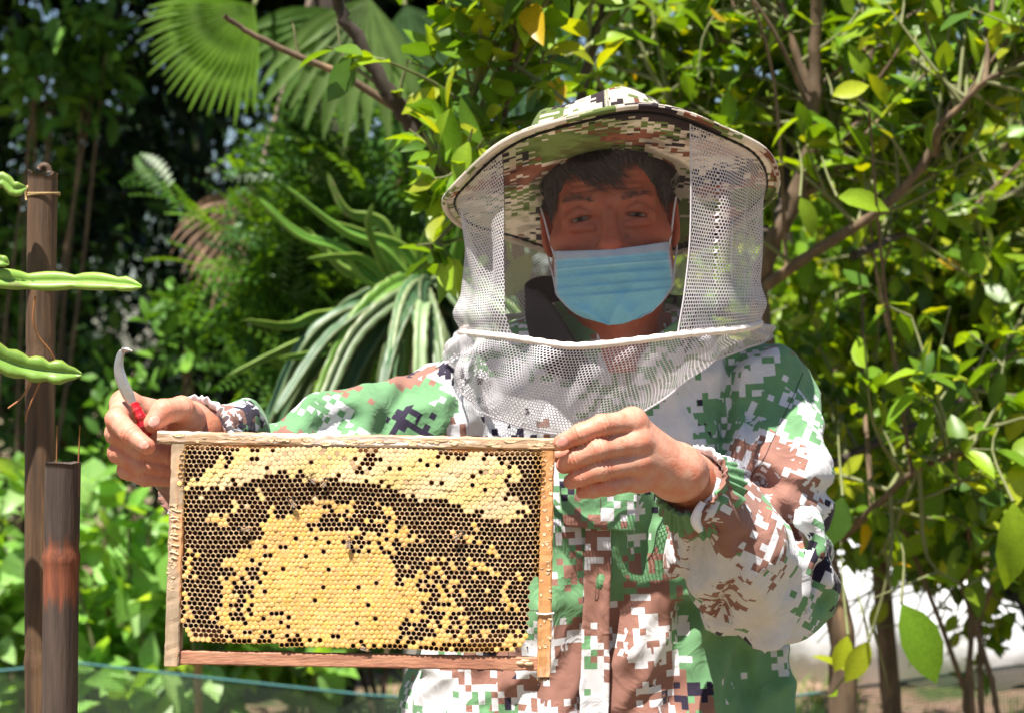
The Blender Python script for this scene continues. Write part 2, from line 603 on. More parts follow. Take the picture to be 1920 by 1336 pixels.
MAT['palm'] = M('palm_frond', (1, 1, 1), 0.55, 0.2, 20, attr=True, transl=0.45, tcol=(1.5, 1.5, 0.2), spec=0.15)
MAT['bark'] = M('bark', (0.115, 0.075, 0.045), 0.85, 0.4, 20, (3, 3, 0.7), bmp=0.5, bs=60, second=(0.22, 0.14, 0.075), s2=9, t2=(0.5, 0.7))
MAT['bark_dark'] = M('dark_bark', (0.05, 0.036, 0.026), 0.9, 0.4, 20, (3, 3, 0.7), bmp=0.4, bs=60)
MAT['twig'] = M('green_twig', (0.15, 0.16, 0.06), 0.7, 0.3, 20)
MAT['soil'] = None
MAT['net_green'] = M('green_garden_net', (0.045, 0.075, 0.045), 0.6, 0.2, 20, transl=0.2)
MAT['teal'] = M('teal_cord', (0.03, 0.14, 0.14), 0.6, 0.2)
MAT['sheet'] = M('white_plastic_sheet', (0.80, 0.81, 0.84), 0.4, 0.05, 6, bmp=0.3, bs=20, bd=0.01)
MAT['palm_dead'] = M('dry_frond', (0.16, 0.115, 0.085), 0.8, 0.4, 20, attr=True)
MAT['stone'] = M('grey_stone_post', (0.25, 0.23, 0.2), 0.9, 0.3, 20, bmp=0.5, bs=40)


def skin_mat():
    m, nt, b = newmat('skin')
    tc = node(nt, 'ShaderNodeTexCoord')
    co = tc.outputs['Object']
    a = node(nt, 'ShaderNodeAttribute', attribute_name='Col')
    f = maprange(nt, noise_val(nt, co, 70, 5, 0.68), 0.38, 0.66, 0, 1)
    c = mixcol(nt, f, a.outputs['Color'], mixcol(nt, 1.0, a.outputs['Color'], (0.98, 0.66, 0.58), 'MULTIPLY'))
    nt.links.new(c, b.inputs['Base Color'])
    b.inputs['Roughness'].default_value = 0.52
    b.inputs['Specular IOR Level'].default_value = 0.35
    b.inputs['Subsurface Weight'].default_value = 0.05
    b.inputs['Subsurface Radius'].default_value = (0.01, 0.004, 0.002)
    b.inputs['Subsurface Scale'].default_value = 0.6
    h1 = noise_val(nt, co, 420, 3, 0.6)
    h2 = noise_val(nt, co, 90, 3, 0.6, 0.6)
    h = math_(nt, 'ADD', math_(nt, 'MULTIPLY', h1, 0.2), h2)
    bump(nt, b, h, 0.32, 0.0028)
    return m


MAT['skin'] = skin_mat()


def soil_mat():
    m, nt, b = newmat('soil')
    tc = node(nt, 'ShaderNodeTexCoord')
    co = tc.outputs['Object']
    f = maprange(nt, noise_val(nt, co, 1.3, 5, 0.65), 0.46, 0.56, 0, 1)
    c1 = mixcol(nt, maprange(nt, noise_val(nt, co, 14, 5, 0.7), 0.35, 0.65, 0, 1), (0.20, 0.12, 0.075), (0.36, 0.24, 0.17))
    c2 = mixcol(nt, maprange(nt, noise_val(nt, co, 30, 4, 0.7), 0.35, 0.65, 0, 1), (0.04, 0.075, 0.015), (0.10, 0.13, 0.03))
    nt.links.new(mixcol(nt, f, c1, c2), b.inputs['Base Color'])
    b.inputs['Roughness'].default_value = 0.95
    bump(nt, b, noise_val(nt, co, 40, 5, 0.7), 0.8, 0.03)
    return m


MAT['soil'] = soil_mat()

# ================================================================== SETTING
xs = np.concatenate([-np.geomspace(120, 8, 14), np.linspace(-6, 6, 61), np.geomspace(8, 120, 14)])
ys = np.concatenate([[-120, -60, -30, -12], np.linspace(-5, 16, 90), np.geomspace(20, 250, 14)])
Xg, Yg = np.meshgrid(xs, ys, indexing='ij')
near = np.exp(-((Xg / 6) ** 2 + ((Yg - 6) / 7) ** 2) ** 2)
flatp = 1 - np.exp(-(((Xg - 0.1) / 1.2) ** 2 + ((Yg - 2.2) / 1.2) ** 2))
Zg = near * flatp * (0.03 * np.sin(2.1 * Xg + 1.3 * Yg) + 0.025 * np.sin(4.3 * Xg - 2.9 * Yg) + 0.012 * np.sin(9 * Xg + 7 * Yg))
gr = MB().add(np.stack([Xg, Yg, Zg], -1).reshape(-1, 3), gridq(len(xs), len(ys))).build('ground', MAT['soil'])
gr['kind'] = 'structure'


# ------------------------------------------------------------------ foliage tools
def leaf_tpl(w=0.46, fold=0.10, droop=0.18, n=5, peak=0.45, wave=0.0):
    """leaf of length 1 along +x, normal +z, folded along its midrib"""
    t = np.linspace(0, 1, n + 1)
    wd = w / 2 * np.sin(PI * t ** (math.log(0.5) / math.log(peak))) ** 0.85
    z = -droop * t ** 2
    V = [(0, 0, 0)]
    for i in range(1, n):
        wv = wave * math.sin(i * 2.3)
        V += [(t[i], 0, z[i]), (t[i], wd[i], z[i] + fold * wd[i] * 2 + wv), (t[i], -wd[i], z[i] + fold * wd[i] * 2 - wv)]
    V.append((1, 0, z[n]))
    Q, T = [], []
    T += [[0, 1, 2], [0, 3, 1]]
    for i in range(n - 2):
        a = 1 + 3 * i; b = a + 3
        Q += [[a, b, b + 1, a + 1], [a, a + 2, b + 2, b]]
    a = 1 + 3 * (n - 2); e = len(V) - 1
    T += [[a, e, a + 1], [a, a + 2, e]]
    return np.array(V), np.array(Q, int).reshape(-1, 4), np.array(T, int)


TPL_C = [leaf_tpl(0.50, 0.14, 0.16, 5, 0.48), leaf_tpl(0.44, 0.22, 0.30, 5, 0.45, 0.02), leaf_tpl(0.56, 0.06, 0.05, 5, 0.5, 0.03)]
TPL_N = [leaf_tpl(0.30, 0.15, 0.25, 4, 0.42), leaf_tpl(0.34, 0.08, 0.1, 4, 0.45)]
TPL_B = [leaf_tpl(0.66, 0.10, 0.22, 6, 0.36, 0.03), leaf_tpl(0.58, 0.15, 0.32, 6, 0.38, 0.04)]
TPL_S = [leaf_tpl(0.42, 0.10, 0.10, 3, 0.48)]


def basis(d, up):
    x = norm(d)
    z = up - x * (x * up).sum(-1, keepdims=True)
    z = norm(z)
    return x, np.cross(z, x), z


def leaves_into(mb, tpl, pos, d, up, size, col):
    V, Q, T = tpl
    x, y, z = basis(d, up)
    n = len(pos)
    if n == 0:
        return
    W = pos[:, None] + size[:, None, None] * (V[None, :, 0:1] * x[:, None] + V[None, :, 1:2] * y[:, None] + V[None, :, 2:3] * z[:, None])
    k = len(V)
    o = (np.arange(n) * k)[:, None, None]
    mid = np.ones((k, 1)); mid[np.abs(V[:, 1]) < 1e-6] = 1.18
    cc = (col[:, None] * mid[None]).reshape(-1, 3)
    mb.add(W.reshape(-1, 3), (Q[None] + o).reshape(-1, 4), (T[None] + o).reshape(-1, 3), cc)


def pal(n, cols, wts, r, jit=0.18):
    c = np.asarray(cols)[r.choice(len(cols), n, p=np.asarray(wts) / sum(wts))]
    return c * r.uniform(1 - jit, 1 + jit, (n, 1))


CIT = ([(0.13, 0.25, 0.016), (0.21, 0.33, 0.018), (0.06, 0.13, 0.018), (0.31, 0.36, 0.020), (0.55, 0.38, 0.02)], (5, 5.0, 2.5, 2, 0.16))
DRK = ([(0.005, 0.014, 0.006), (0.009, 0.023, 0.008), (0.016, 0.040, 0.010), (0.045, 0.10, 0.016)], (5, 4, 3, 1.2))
MID = ([(0.05, 0.12, 0.02), (0.085, 0.19, 0.025), (0.12, 0.24, 0.03)], (4, 4, 2))
PALE = ([(0.20, 0.37, 0.10), (0.28, 0.45, 0.15), (0.14, 0.29, 0.05)], (4, 3, 3))
LEAFMESH = {}


def leaf_mesh(key, tpls, palette, mat, var):
    kk = (key, var)
    if kk not in LEAFMESH:
        V, Q, T = tpls[var % len(tpls)]
        c = np.array(palette[0][var % len(palette[0])])
        mid = np.ones((len(V), 1)); mid[np.abs(V[:, 1]) < 1e-6] = 1.18
        me = MB().add(V, Q, T, c[None] * mid).mesh('leaf')
        me.materials.append(mat)
        LEAFMESH[kk] = me
    return LEAFMESH[kk]


class Plant:
    def __init__(self, name, label, cat, loc, group=None, seed=0):
        self.root = thing(name, label, cat, loc, group)
        self.loc = np.asarray(loc, float)
        self.r = np.random.default_rng(seed)
        self.tw = MB(); self.pos = []; self.d = []; self.up = []; self.size = []
        self.limbs = []

    def limb(self, pts, r0, r1, name='branch', mat='bark', n=None, sides=9):
        p = smooth_path(pts, n or max(8, 5 * len(pts)))
        k = len(p)
        p = p + self.r.normal(0, r0 * 0.10, p.shape) * np.linspace(0, 1, k)[:, None]
        rad = np.linspace(r0, r1, k) * (1 + self.r.normal(0, 0.05, k))
        MB().add(*tube(p, rad, sides)).build(name, MAT[mat], self.root)
        self.limbs.append(p)
        return p

    def twig(self, p0, d, L, nl, ls, r0=0.0035, up_bias=0.25, spread=1.0, show=True):
        r = self.r
        d = norm(np.asarray(d, float))
        p1 = p0 + d * L * 0.5 + r.normal(0, 0.04 * L, 3)
        p2 = p0 + d * L + np.array([0, 0, up_bias * L * r.uniform(-0.6, 1)]) + r.normal(0, 0.05 * L, 3)
        p = smooth_path([p0, p1, p2], 7)
        if show:
            V, Q, T = tube(p, np.linspace(r0, r0 * 0.35, 7), 5, cap=False)
            self.tw.add(V, Q)
        t = np.sort(r.uniform(0.15, 1.0, nl)) if nl else []
        for q in t:
            i = min(int(q * 6), 5); pp = p[i] + (p[i + 1] - p[i]) * (q * 6 - i)
            ax = norm(p[i + 1] - p[i])
            dd = norm(ax * r.uniform(0.1, 0.8) + r.normal(0, spread * 0.75, 3))
            self.pos.append(pp); self.d.append(dd)
            self.up.append(norm(np.array([0, -0.25, 1.0]) + r.normal(0, 0.45, 3)))
            self.size.append(ls * r.uniform(0.65, 1.25))
        return p

    def cloud(self, c, rad, n, ls, shell=0.5):
        """n leaves filling an ellipsoid, denser near its skin"""
        r = self.r
        v = norm(r.normal(0, 1, (n, 3))) * (r.uniform(0, 1, n) ** shell)[:, None]
        pos = np.asarray(c) + v * np.asarray(rad)
        d = norm(v * 0.6 + r.normal(0, 0.7, (n, 3)) + np.array([0, 0, -0.2]))
        for a, b in zip(pos, d):
            self.pos.append(a); self.d.append(b)
            self.up.append(norm(np.array([0, -0.2, 1.0]) + r.normal(0, 0.5, 3)))
            self.size.append(ls * r.uniform(0.6, 1.3))

    def clusters(self, centers, radii, per, ls):
        for c, rd in zip(centers, radii):
            self.cloud(c, np.full(3, rd) * self.r.uniform(0.7, 1.3, 3), int(per), ls, 0.6)

    def prune(self, box, prob):
        """thin out leaves inside a window so that what lies behind shows"""
        k = []
        for i, p in enumerate(self.pos):
            px = 960 + p[0] / p[1] * FPX; py = 668 - (p[2] - CAMZ) / p[1] * FPX
            k.append(not (box[0] < px < box[2] and box[1] < py < box[3] and self.r.uniform() < prob))
        for nm in ('pos', 'd', 'up', 'size'):
            setattr(self, nm, [v for v, f in zip(getattr(self, nm), k) if f])

    def finish(self, key, tpls, palette, matk='leaf', nparts=0, crown='crown', twigmat='twig'):
        r = self.r
        if not getattr(self, 'pruned', False) and self.pos and self.pos[0][1] < 7.3:
            self.prune((1490, 1070, 1800, 1300), 0.94)
        if self.tw.n:
            o = self.tw.build('twigs', MAT[twigmat], self.root); o['kind'] = 'stuff'
        if not self.pos:
            return self.root
        pos, d, up, size = map(np.array, (self.pos, self.d, self.up, self.size))
        n = len(pos)
        cols = pal(n, palette[0], palette[1], r)
        order = np.arange(n)
        if nparts:
            px = 960 + pos[:, 0] / np.maximum(pos[:, 1], .3) * FPX; py = 668 - (pos[:, 2] - CAMZ) / np.maximum(pos[:, 1], .3) * FPX
            vis = (px > -20) & (px < 1940) & (py > -20) & (py < 1350)
            score = np.where(vis, size / np.maximum(pos[:, 1], .3) ** 1.6, -1)
            order = np.argsort(-score)
            x, y, z = basis(d, up)
            nv = max(len(tpls), len(palette[0]))
            wts = np.array([palette[1][v % len(palette[0])] for v in range(nv)], float); wts /= wts.sum()
            for i in order[:nparts]:
                me = leaf_mesh(key, tpls, palette, MAT[matk], int(r.choice(nv, p=wts)))
                o = bpy.data.objects.new('leaf', me)
                C.objects.link(o)
                s = size[i]
                m = Matrix(((x[i, 0] * s, y[i, 0] * s, z[i, 0] * s, pos[i, 0]), (x[i, 1] * s, y[i, 1] * s, z[i, 1] * s, pos[i, 1]),
                            (x[i, 2] * s, y[i, 2] * s, z[i, 2] * s, pos[i, 2]), (0, 0, 0, 1)))
                o.matrix_basis = m
                put(o, self.root)
            order = order[nparts:]
        if len(order):
            mb = MB()
            ch = r.integers(0, len(tpls), len(order))
            for v in range(len(tpls)):
                s = order[ch == v]
                leaves_into(mb, tpls[v], pos[s], d[s], up[s], size[s], cols[s])
            o = mb.build(crown, MAT[matk], self.root); o['kind'] = 'stuff'
        return self.root


def grow(pl, limbs, n, L, nl, ls, out=(0, 0, 0.25), tmin=0.2, sub=2, spread=1.0, r0=0.005):
    """side shoots with leaves along limbs"""
    r = pl.r
    for _ in range(n):
        p = limbs[r.integers(len(limbs))]
        i = int(r.uniform(tmin, 0.999) * (len(p) - 1))
        ax = norm(p[min(i + 1, len(p) - 1)] - p[max(i - 1, 0)])
        d = norm(ax * 0.5 + r.normal(0, 0.8, 3) + np.asarray(out))
        q = pl.twig(p[i], d, L * r.uniform(0.5, 1.3), max(2, nl // 3), ls, r0, spread=spread)
        for _k in range(sub):
            j = r.integers(2, 7)
            d2 = norm(d + r.normal(0, 0.8, 3) + np.asarray(out) * 0.5)
            pl.twig(q[j], d2, L * r.uniform(0.3, 0.7), nl, ls, r0 * 0.6, spread=spread)


# ------------------------------------------------------------------ tall dark trees on the left, their crowns reach over the scene
def dark_tree(x, y, h, crowns, seed, label, n_leaf, ls, lowdrape=()):
    t = Plant('evergreen_tree', label, 'tree', (x, y, 0), 'dark evergreen trees', seed)
    r = t.r
    tr = t.limb([(x, y, -0.05), (x + 0.08, y, h * 0.4), (x - 0.05, y + 0.1, h * 0.85)], 0.13, 0.05, 'trunk', 'bark_dark', 14, 12)
    for c, rad, nn in crowns:
        c = np.array(c); rad = np.array(rad)
        j = min(int(np.clip(c[2] / h, 0.25, 0.95) * 13), 13)
        t.limb([tr[j], (tr[j] + c) / 2 + (0, 0, 0.15), c], 0.045, 0.012, 'branch', 'bark_dark', 10, 7)
        m = max(6, nn // 45)
        v = norm(r.normal(0, 1, (m, 3))) * (r.uniform(0, 1, m) ** 0.45)[:, None]
        cl = c + v * rad
        t.clusters(cl, r.uniform(0.16, 0.34, m), 45, ls)
    return t.finish('dark', TPL_N, DRK, 'leaf_dark', 0, 'crown', 'bark_dark')


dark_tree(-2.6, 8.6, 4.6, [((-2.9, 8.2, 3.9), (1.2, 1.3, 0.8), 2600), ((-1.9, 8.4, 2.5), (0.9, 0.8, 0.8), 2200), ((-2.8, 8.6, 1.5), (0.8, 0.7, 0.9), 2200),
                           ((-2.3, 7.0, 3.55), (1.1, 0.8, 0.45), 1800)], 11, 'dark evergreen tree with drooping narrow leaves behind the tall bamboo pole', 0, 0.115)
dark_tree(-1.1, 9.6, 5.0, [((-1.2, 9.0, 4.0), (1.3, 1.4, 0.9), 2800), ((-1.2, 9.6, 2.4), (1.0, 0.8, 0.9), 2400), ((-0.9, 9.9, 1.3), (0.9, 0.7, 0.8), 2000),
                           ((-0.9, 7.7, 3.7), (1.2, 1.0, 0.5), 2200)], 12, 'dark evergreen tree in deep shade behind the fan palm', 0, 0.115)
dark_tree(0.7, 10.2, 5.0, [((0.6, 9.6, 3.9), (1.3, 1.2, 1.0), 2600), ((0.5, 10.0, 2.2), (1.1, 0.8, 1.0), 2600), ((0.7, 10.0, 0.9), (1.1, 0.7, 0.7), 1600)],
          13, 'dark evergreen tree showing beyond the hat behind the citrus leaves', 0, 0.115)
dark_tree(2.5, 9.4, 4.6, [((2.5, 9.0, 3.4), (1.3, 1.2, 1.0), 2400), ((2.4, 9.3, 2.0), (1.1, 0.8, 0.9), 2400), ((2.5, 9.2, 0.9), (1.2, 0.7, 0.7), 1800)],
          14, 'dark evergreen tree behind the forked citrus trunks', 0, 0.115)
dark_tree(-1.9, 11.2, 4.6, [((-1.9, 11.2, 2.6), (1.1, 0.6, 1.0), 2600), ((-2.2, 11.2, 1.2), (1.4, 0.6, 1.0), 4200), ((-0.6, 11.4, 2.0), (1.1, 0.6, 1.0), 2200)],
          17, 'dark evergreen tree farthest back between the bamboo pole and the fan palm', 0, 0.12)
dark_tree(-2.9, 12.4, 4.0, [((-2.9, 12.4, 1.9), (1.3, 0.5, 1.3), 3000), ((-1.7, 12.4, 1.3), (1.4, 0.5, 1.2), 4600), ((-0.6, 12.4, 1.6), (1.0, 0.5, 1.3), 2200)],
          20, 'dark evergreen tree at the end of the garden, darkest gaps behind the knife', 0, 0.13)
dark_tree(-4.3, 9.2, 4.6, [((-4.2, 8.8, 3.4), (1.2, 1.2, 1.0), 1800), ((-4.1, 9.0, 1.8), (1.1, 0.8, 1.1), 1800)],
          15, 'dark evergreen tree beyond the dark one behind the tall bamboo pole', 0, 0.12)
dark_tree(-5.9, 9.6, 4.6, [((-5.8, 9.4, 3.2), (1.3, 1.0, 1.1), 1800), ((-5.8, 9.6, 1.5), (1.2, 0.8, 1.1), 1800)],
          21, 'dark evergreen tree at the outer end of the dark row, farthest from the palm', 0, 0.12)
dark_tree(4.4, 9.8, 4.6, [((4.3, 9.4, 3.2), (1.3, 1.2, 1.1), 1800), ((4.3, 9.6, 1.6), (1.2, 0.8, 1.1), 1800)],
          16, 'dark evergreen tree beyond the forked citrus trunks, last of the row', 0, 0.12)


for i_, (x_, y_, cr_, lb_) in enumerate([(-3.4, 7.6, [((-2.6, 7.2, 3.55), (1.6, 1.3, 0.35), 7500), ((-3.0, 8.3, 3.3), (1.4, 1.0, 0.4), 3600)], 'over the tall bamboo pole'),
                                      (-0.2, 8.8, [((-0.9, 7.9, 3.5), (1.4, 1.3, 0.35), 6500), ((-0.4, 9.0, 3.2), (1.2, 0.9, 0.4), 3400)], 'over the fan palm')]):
    dark_tree(x_, y_, 3.9, cr_, 18 + i_, 'added shade tree whose unseen spreading crown reaches ' + lb_, 0, 0.19)  # dense crowns above the view, added to keep sun off the dark trees


def shrub(name, label, base, crowns, seed, key, tpls, palette, matk, ls, nparts, group=None, per=40, cr=(0.10, 0.2), stems=5, cat='shrub'):
    t = Plant(name, label, cat, base, group, seed)
    r = t.r
    b = np.array(base, float)
    for c, rad, n in crowns:
        c = np.array(c); rad = np.array(rad)
        m = max(4, n // per)
        v = norm(r.normal(0, 1, (m, 3))) * (r.uniform(0, 1, m) ** 0.5)[:, None]
        cl = c + v * rad
        for q in cl[:stems]:
            t.limb([b + r.normal(0, 0.02, 3) * (1, 1, 0), (b + q) / 2 + r.normal(0, 0.05, 3), q], 0.011, 0.004, 'stem', 'bark', 8, 6)
        t.clusters(cl, r.uniform(cr[0], cr[1], m), per, ls)
    return t.finish(key, tpls, palette, matk, nparts)


# bushes on the left
shrub('leafy_shrub', 'glossy leafy shrub in half shade behind the tall bamboo pole', (-1.85, 7.9, 0.0),
      [((-2.05, 7.9, 1.85), (0.45, 0.4, 0.42), 800), ((-1.85, 7.9, 1.2), (0.5, 0.4, 0.40), 700), ((-2.05, 7.3, 1.0), (0.3, 0.4, 0.3), 300)],
      31, 'mid', TPL_C, MID, 'leaf_dark', 0.085, 120, 'shrubs on the left')
shrub('leafy_shrub', 'upper leafy shrub with sunlit sprays high above the tall bamboo pole', (-1.85, 6.9, 0.0),
      [((-1.75, 6.8, 2.5), (0.5, 0.4, 0.35), 260), ((-1.55, 6.8, 2.3), (0.2, 0.3, 0.2), 90)],
      32, 'mid', TPL_C, MID, 'leaf_dark', 0.095, 60, 'shrubs on the left', cr=(0.1, 0.18))
shrub('leafy_shrub', 'small shrub with rounded leaves standing behind the knife', (-1.02, 6.1, 0.0),
      [((-1.05, 6.1, 1.45), (0.22, 0.25, 0.20), 170), ((-0.92, 6.1, 1.2), (0.24, 0.25, 0.22), 180), ((-1.2, 6.2, 1.05), (0.30, 0.25, 0.22), 160)],
      33, 'mid', TPL_C, MID, 'leaf_dark', 0.062, 120, 'shrubs on the left', cr=(0.06, 0.13))
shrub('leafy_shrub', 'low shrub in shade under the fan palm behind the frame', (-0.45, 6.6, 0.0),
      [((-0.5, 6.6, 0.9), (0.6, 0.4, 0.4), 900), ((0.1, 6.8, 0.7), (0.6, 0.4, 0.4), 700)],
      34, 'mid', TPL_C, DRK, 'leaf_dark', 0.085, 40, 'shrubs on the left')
# leafy vegetables in the bed
for i, (x, y, h, s, lb) in enumerate([(-1.14, 5.75, 0.82, 0.30, 'beside the short bamboo stake'), (-0.90, 5.7, 0.80, 0.30, 'below the fist'),
                                      (-1.55, 5.8, 0.86, 0.30, 'left of the bamboo poles'), (-1.02, 6.1, 0.74, 0.32, 'in the second row of the bed'),
                                      (-1.38, 6.2, 0.72, 0.3, 'at the back of the bed'), (-0.66, 6.0, 0.62, 0.26, 'behind the corner of the frame'),
                                      (-1.85, 6.1, 0.78, 0.3, 'at the far end of the bed')]):
    t = Plant('vegetable_plant', 'pale broad-leaved vegetable plant ' + lb, 'plant', (x, y, 0), 'vegetable plants in the bed', 50 + i)
    for k_ in range(5):
        top = np.array([x, y, h]) + t.r.normal(0, 0.13, 3) * (1, 1, 0.5)
        p = t.limb([(x, y, 0), ((x + top[0]) / 2, (y + top[1]) / 2, h * 0.55), top], 0.010, 0.005, 'stem', 'twig', 9, 6)
        grow(t, [p], 6, 0.16, 5, 0.125, (0, -0.2, 0.5), 0.35, 1, 0.9, 0.004)
    t.finish('veg', TPL_B, PALE, 'leaf', 45)

# feathery shrub
def feather_tpl(n=9):
    V, Q = [], []
    for i in range(n):
        t = 0.1 + 0.9 * i / (n - 1); L = 0.20 * math.sin(PI * (0.15 + 0.75 * t)) + 0.03
        for s in (-1, 1):
            b = len(V)
            dz = -0.22 * t * t
            V += [(t, 0, dz), (t + 0.03 + L * 0.25, s * L * 0.5, dz + 0.02), (t + L * 0.45, s * L, dz - 0.02), (t - 0.045 + L * 0.25, s * L * 0.5, dz + 0.015)]
            Q.append([b, b + 1, b + 2, b + 3] if s < 0 else [b, b + 3, b + 2, b + 1])
    return np.array(V), np.array(Q), np.zeros((0, 3), int)


TPL_F = [feather_tpl()]
FEA = ([(0.08, 0.19, 0.03), (0.12, 0.25, 0.035), (0.05, 0.13, 0.03)], (4, 3, 3))
t = Plant('feathery_tree', 'light green tree with fine feathery leaves behind the hanging cactus', 'tree', (-0.62, 6.0, 0), None, 61)
tr = t.limb([(-0.62, 6.0, 0), (-0.6, 6.0, 1.0), (-0.55, 6.0, 1.9)], 0.03, 0.012, 'trunk', 'bark', 12)
for c in [(-0.62, 5.8, 1.95), (-0.45, 5.8, 1.75), (-0.72, 5.8, 1.65), (-0.55, 5.7, 1.45), (-0.30, 5.8, 1.95), (-0.70, 5.8, 1.28), (-0.35, 5.7, 1.5), (-0.12, 5.9, 1.75), (-0.45, 5.7, 2.1), (-0.6, 5.7, 1.1), (-0.8, 5.9, 1.8)]:
    p = t.limb([tr[5], (tr[8] + np.array(c)) / 2, c], 0.009, 0.004, 'branch', 'bark', 9, 6)
    grow(t, [p], 14, 0.22, 5, 0.20, (0, -0.2, 0.1), 0.45, 1, 0.8, 0.003)
t.finish('feather', TPL_F, FEA, 'leaf', 60)


# ------------------------------------------------------------------ fan palm
def fan(center, direc, up, R, n, spread, seed, droop, col, colj=0.15, tipdroop=0.4):
    r = np.random.default_rng(seed)
    x, y, z = [v[0] for v in basis(np.array([direc], float), np.array([up], float))]
    mb = MB()
    for i in range(n):
        a = (i / (n - 1) - 0.5) * spread
        L = R * (0.82 + 0.18 * math.cos(a * 0.9)) * r.uniform(0.92, 1.06)
        dr = math.cos(a) * x + math.sin(a) * y
        sd = -math.sin(a) * x + math.cos(a) * y
        k = 9
        V = []
        for q in range(k + 1):
            t_ = q / k
            w = R * spread / n * 0.62 * min(t_ * 2.0, 1.0) * (1 - max(0, (t_ - 0.45) / 0.55) ** 1.3) + 0.0015
            w = min(w, R * spread / n * 0.55)
            c = center + dr * L * t_ + np.array([0, 0, -1]) * (droop * t_ ** 2 + tipdroop * max(0, t_ - 0.55) ** 2) * L
            V += [c - sd * w + z * w * 0.55, c, c + sd * w + z * w * 0.55]
        Q = []
        for q in range(k):
            b = q * 3
            Q += [[b, b + 1, b + 4, b + 3], [b + 1, b + 2, b + 5, b + 4]]
        cj = np.asarray(col) * r.uniform(1 - colj, 1 + colj)
        mb.add(np.array(V), Q, col=cj)
    return mb


palm = thing('fan_palm', 'fan palm with broad pleated fronds and one dead hanging frond', 'palm', (-0.62, 6.6, 0))
tk = smooth_path([(-0.62, 6.6, -0.03), (-0.60, 6.6, 1.2), (-0.64, 6.6, 2.9)], 30)
rad = 0.075 * (1 + 0.12 * np.sin(np.arange(30) * 2.1))
MB().add(*tube(tk, rad, 14)).build('trunk', MAT['bark_dark'], palm)
crownp = np.array([-0.64, 6.6, 2.88])
GP = (0.10, 0.21, 0.02)
fr_list = [(P(476, 10, 5.4), (-0.72, -0.25, -0.62), (0.2, -0.9, 0.5), 0.33, 22, 1.75, 0.10, (0.095, 0.19, 0.010), 0.25),
           (P(690, -5, 5.2), (-0.25, -0.3, -1.0), (0.1, -1, 0.1), 0.36, 10, 1.5, 0.12, (0.11, 0.18, 0.045), 0.4),
           (P(640, 20, 5.6), (-0.5, -0.3, -0.7), (0, -1, 0.3), 0.32, 13, 1.8, 0.15, (0.07, 0.15, 0.02), 0.4),
           (P(760, 10, 5.9), (0.25, -0.2, -0.8), (0, -1, 0.2), 0.40, 12, 1.5, 0.15, (0.06, 0.12, 0.04), 0.4),
           (P(930, 10, 6.2), (0.1, -0.3, -0.9), (0, -1, 0.2), 0.40, 20, 2.2, 0.2, (0.05, 0.11, 0.05), 0.4)]
for i, (c, dr, up, R, n, sp, dp, col, td) in enumerate(fr_list):
    f = fan(c, dr, up, R, n, sp, 70 + i, dp, col, 0.2, td).build('frond', MAT['palm'], palm)
    MB().add(*tube(smooth_path([crownp, (crownp + c) / 2 + (0, 0, 0.12), c], 12), np.linspace(0.014, 0.006, 12), 6)).build('leaf_stalk', MAT['twig'], f)
c = P(470, 372, 6.1)
f = fan(c, (-0.75, -0.1, -0.55), (0.3, -0.9, 0.3), 0.26, 11, 1.5, 88, 0.35, (1.3, 1.1, 0.95), 0.4, 0.8).build('dead_frond', MAT['palm_dead'], palm)
MB().add(*tube(smooth_path([crownp + (0, 0, -0.1), P(505, 260, 6.3), c], 12), np.linspace(0.012, 0.006, 12), 6)).build('leaf_stalk', MAT['palm_dead'], f)

# ------------------------------------------------------------------ big dragon-fruit cactus hanging over its post
cac = thing('dragon_fruit_cactus', 'large dragon fruit cactus with many long stems hanging from the top of a post', 'cactus', (P(800, 560, 4.3)[0], 4.3, 0))
hub = P(800, 560, 4.3)
MB().add(*tube(np.array([(hub[0], 4.3, -0.03), (hub[0], 4.3, 0.7), (hub[0], 4.3, hub[2] + 0.02)]), [0.055, 0.052, 0.05], 12)).build('post', MAT['stone'], cac)
CGd = np.array([0.06, 0.14, 0.055]); CGl = np.array([0.11, 0.23, 0.03]); CGp = np.array([0.19, 0.27, 0.13]); CYd = np.array([0.30, 0.27, 0.12])
CG = np.array([0.115, 0.27, 0.035]); CY = np.array([0.36, 0.36, 0.07]); CBr = np.array([0.20, 0.12, 0.05])


def stem(pts, r, seed, scal=0.045, n=None, ref=(0, 1, 0.05), ribs=3, base=CG, tipc=CY, taper=0.25, edge=CBr, wav=0.22):
    """three-winged climbing-cactus stem with scalloped ribs"""
    rs = np.random.default_rng(seed)
    L = np.linalg.norm(np.diff(np.asarray(pts), axis=0), axis=1).sum()
    k = n or max(16, int(L / 0.010))
    p = smooth_path(pts, k)
    s = np.linspace(0, L, k); m = 18
    ph = np.linspace(0, 2 * PI, m, endpoint=False)
    lob = np.abs(np.cos(ribs * ph / 2)) ** 1.6
    sc = np.abs(np.sin(PI * (s / scal) + rs.uniform(0, 3))) ** 0.6
    prof = 0.22 + 0.78 * lob[None] * (1 - wav + wav * sc[:, None])
    endt = np.clip(np.minimum(1, (L - s) / (r * 1.4)), 0.05, 1) ** 0.6
    radl = r * endt * (1 - taper * (s / L) ** 2)
    V, Q, T = tube(p, radl, m, prof=prof, ref=ref)
    ed = (lob > 0.9).astype(float)
    col = base[None, None] * (1 - ed[None, :, None]) * np.ones((k, 1, 1)) + ed[None, :, None] * (base * 0.62 + tipc * 0.38)
    col = col.reshape(-1, 3) * rs.uniform(0.85, 1.15)
    col = np.vstack([col, base, edge])
    return V, Q, T, col


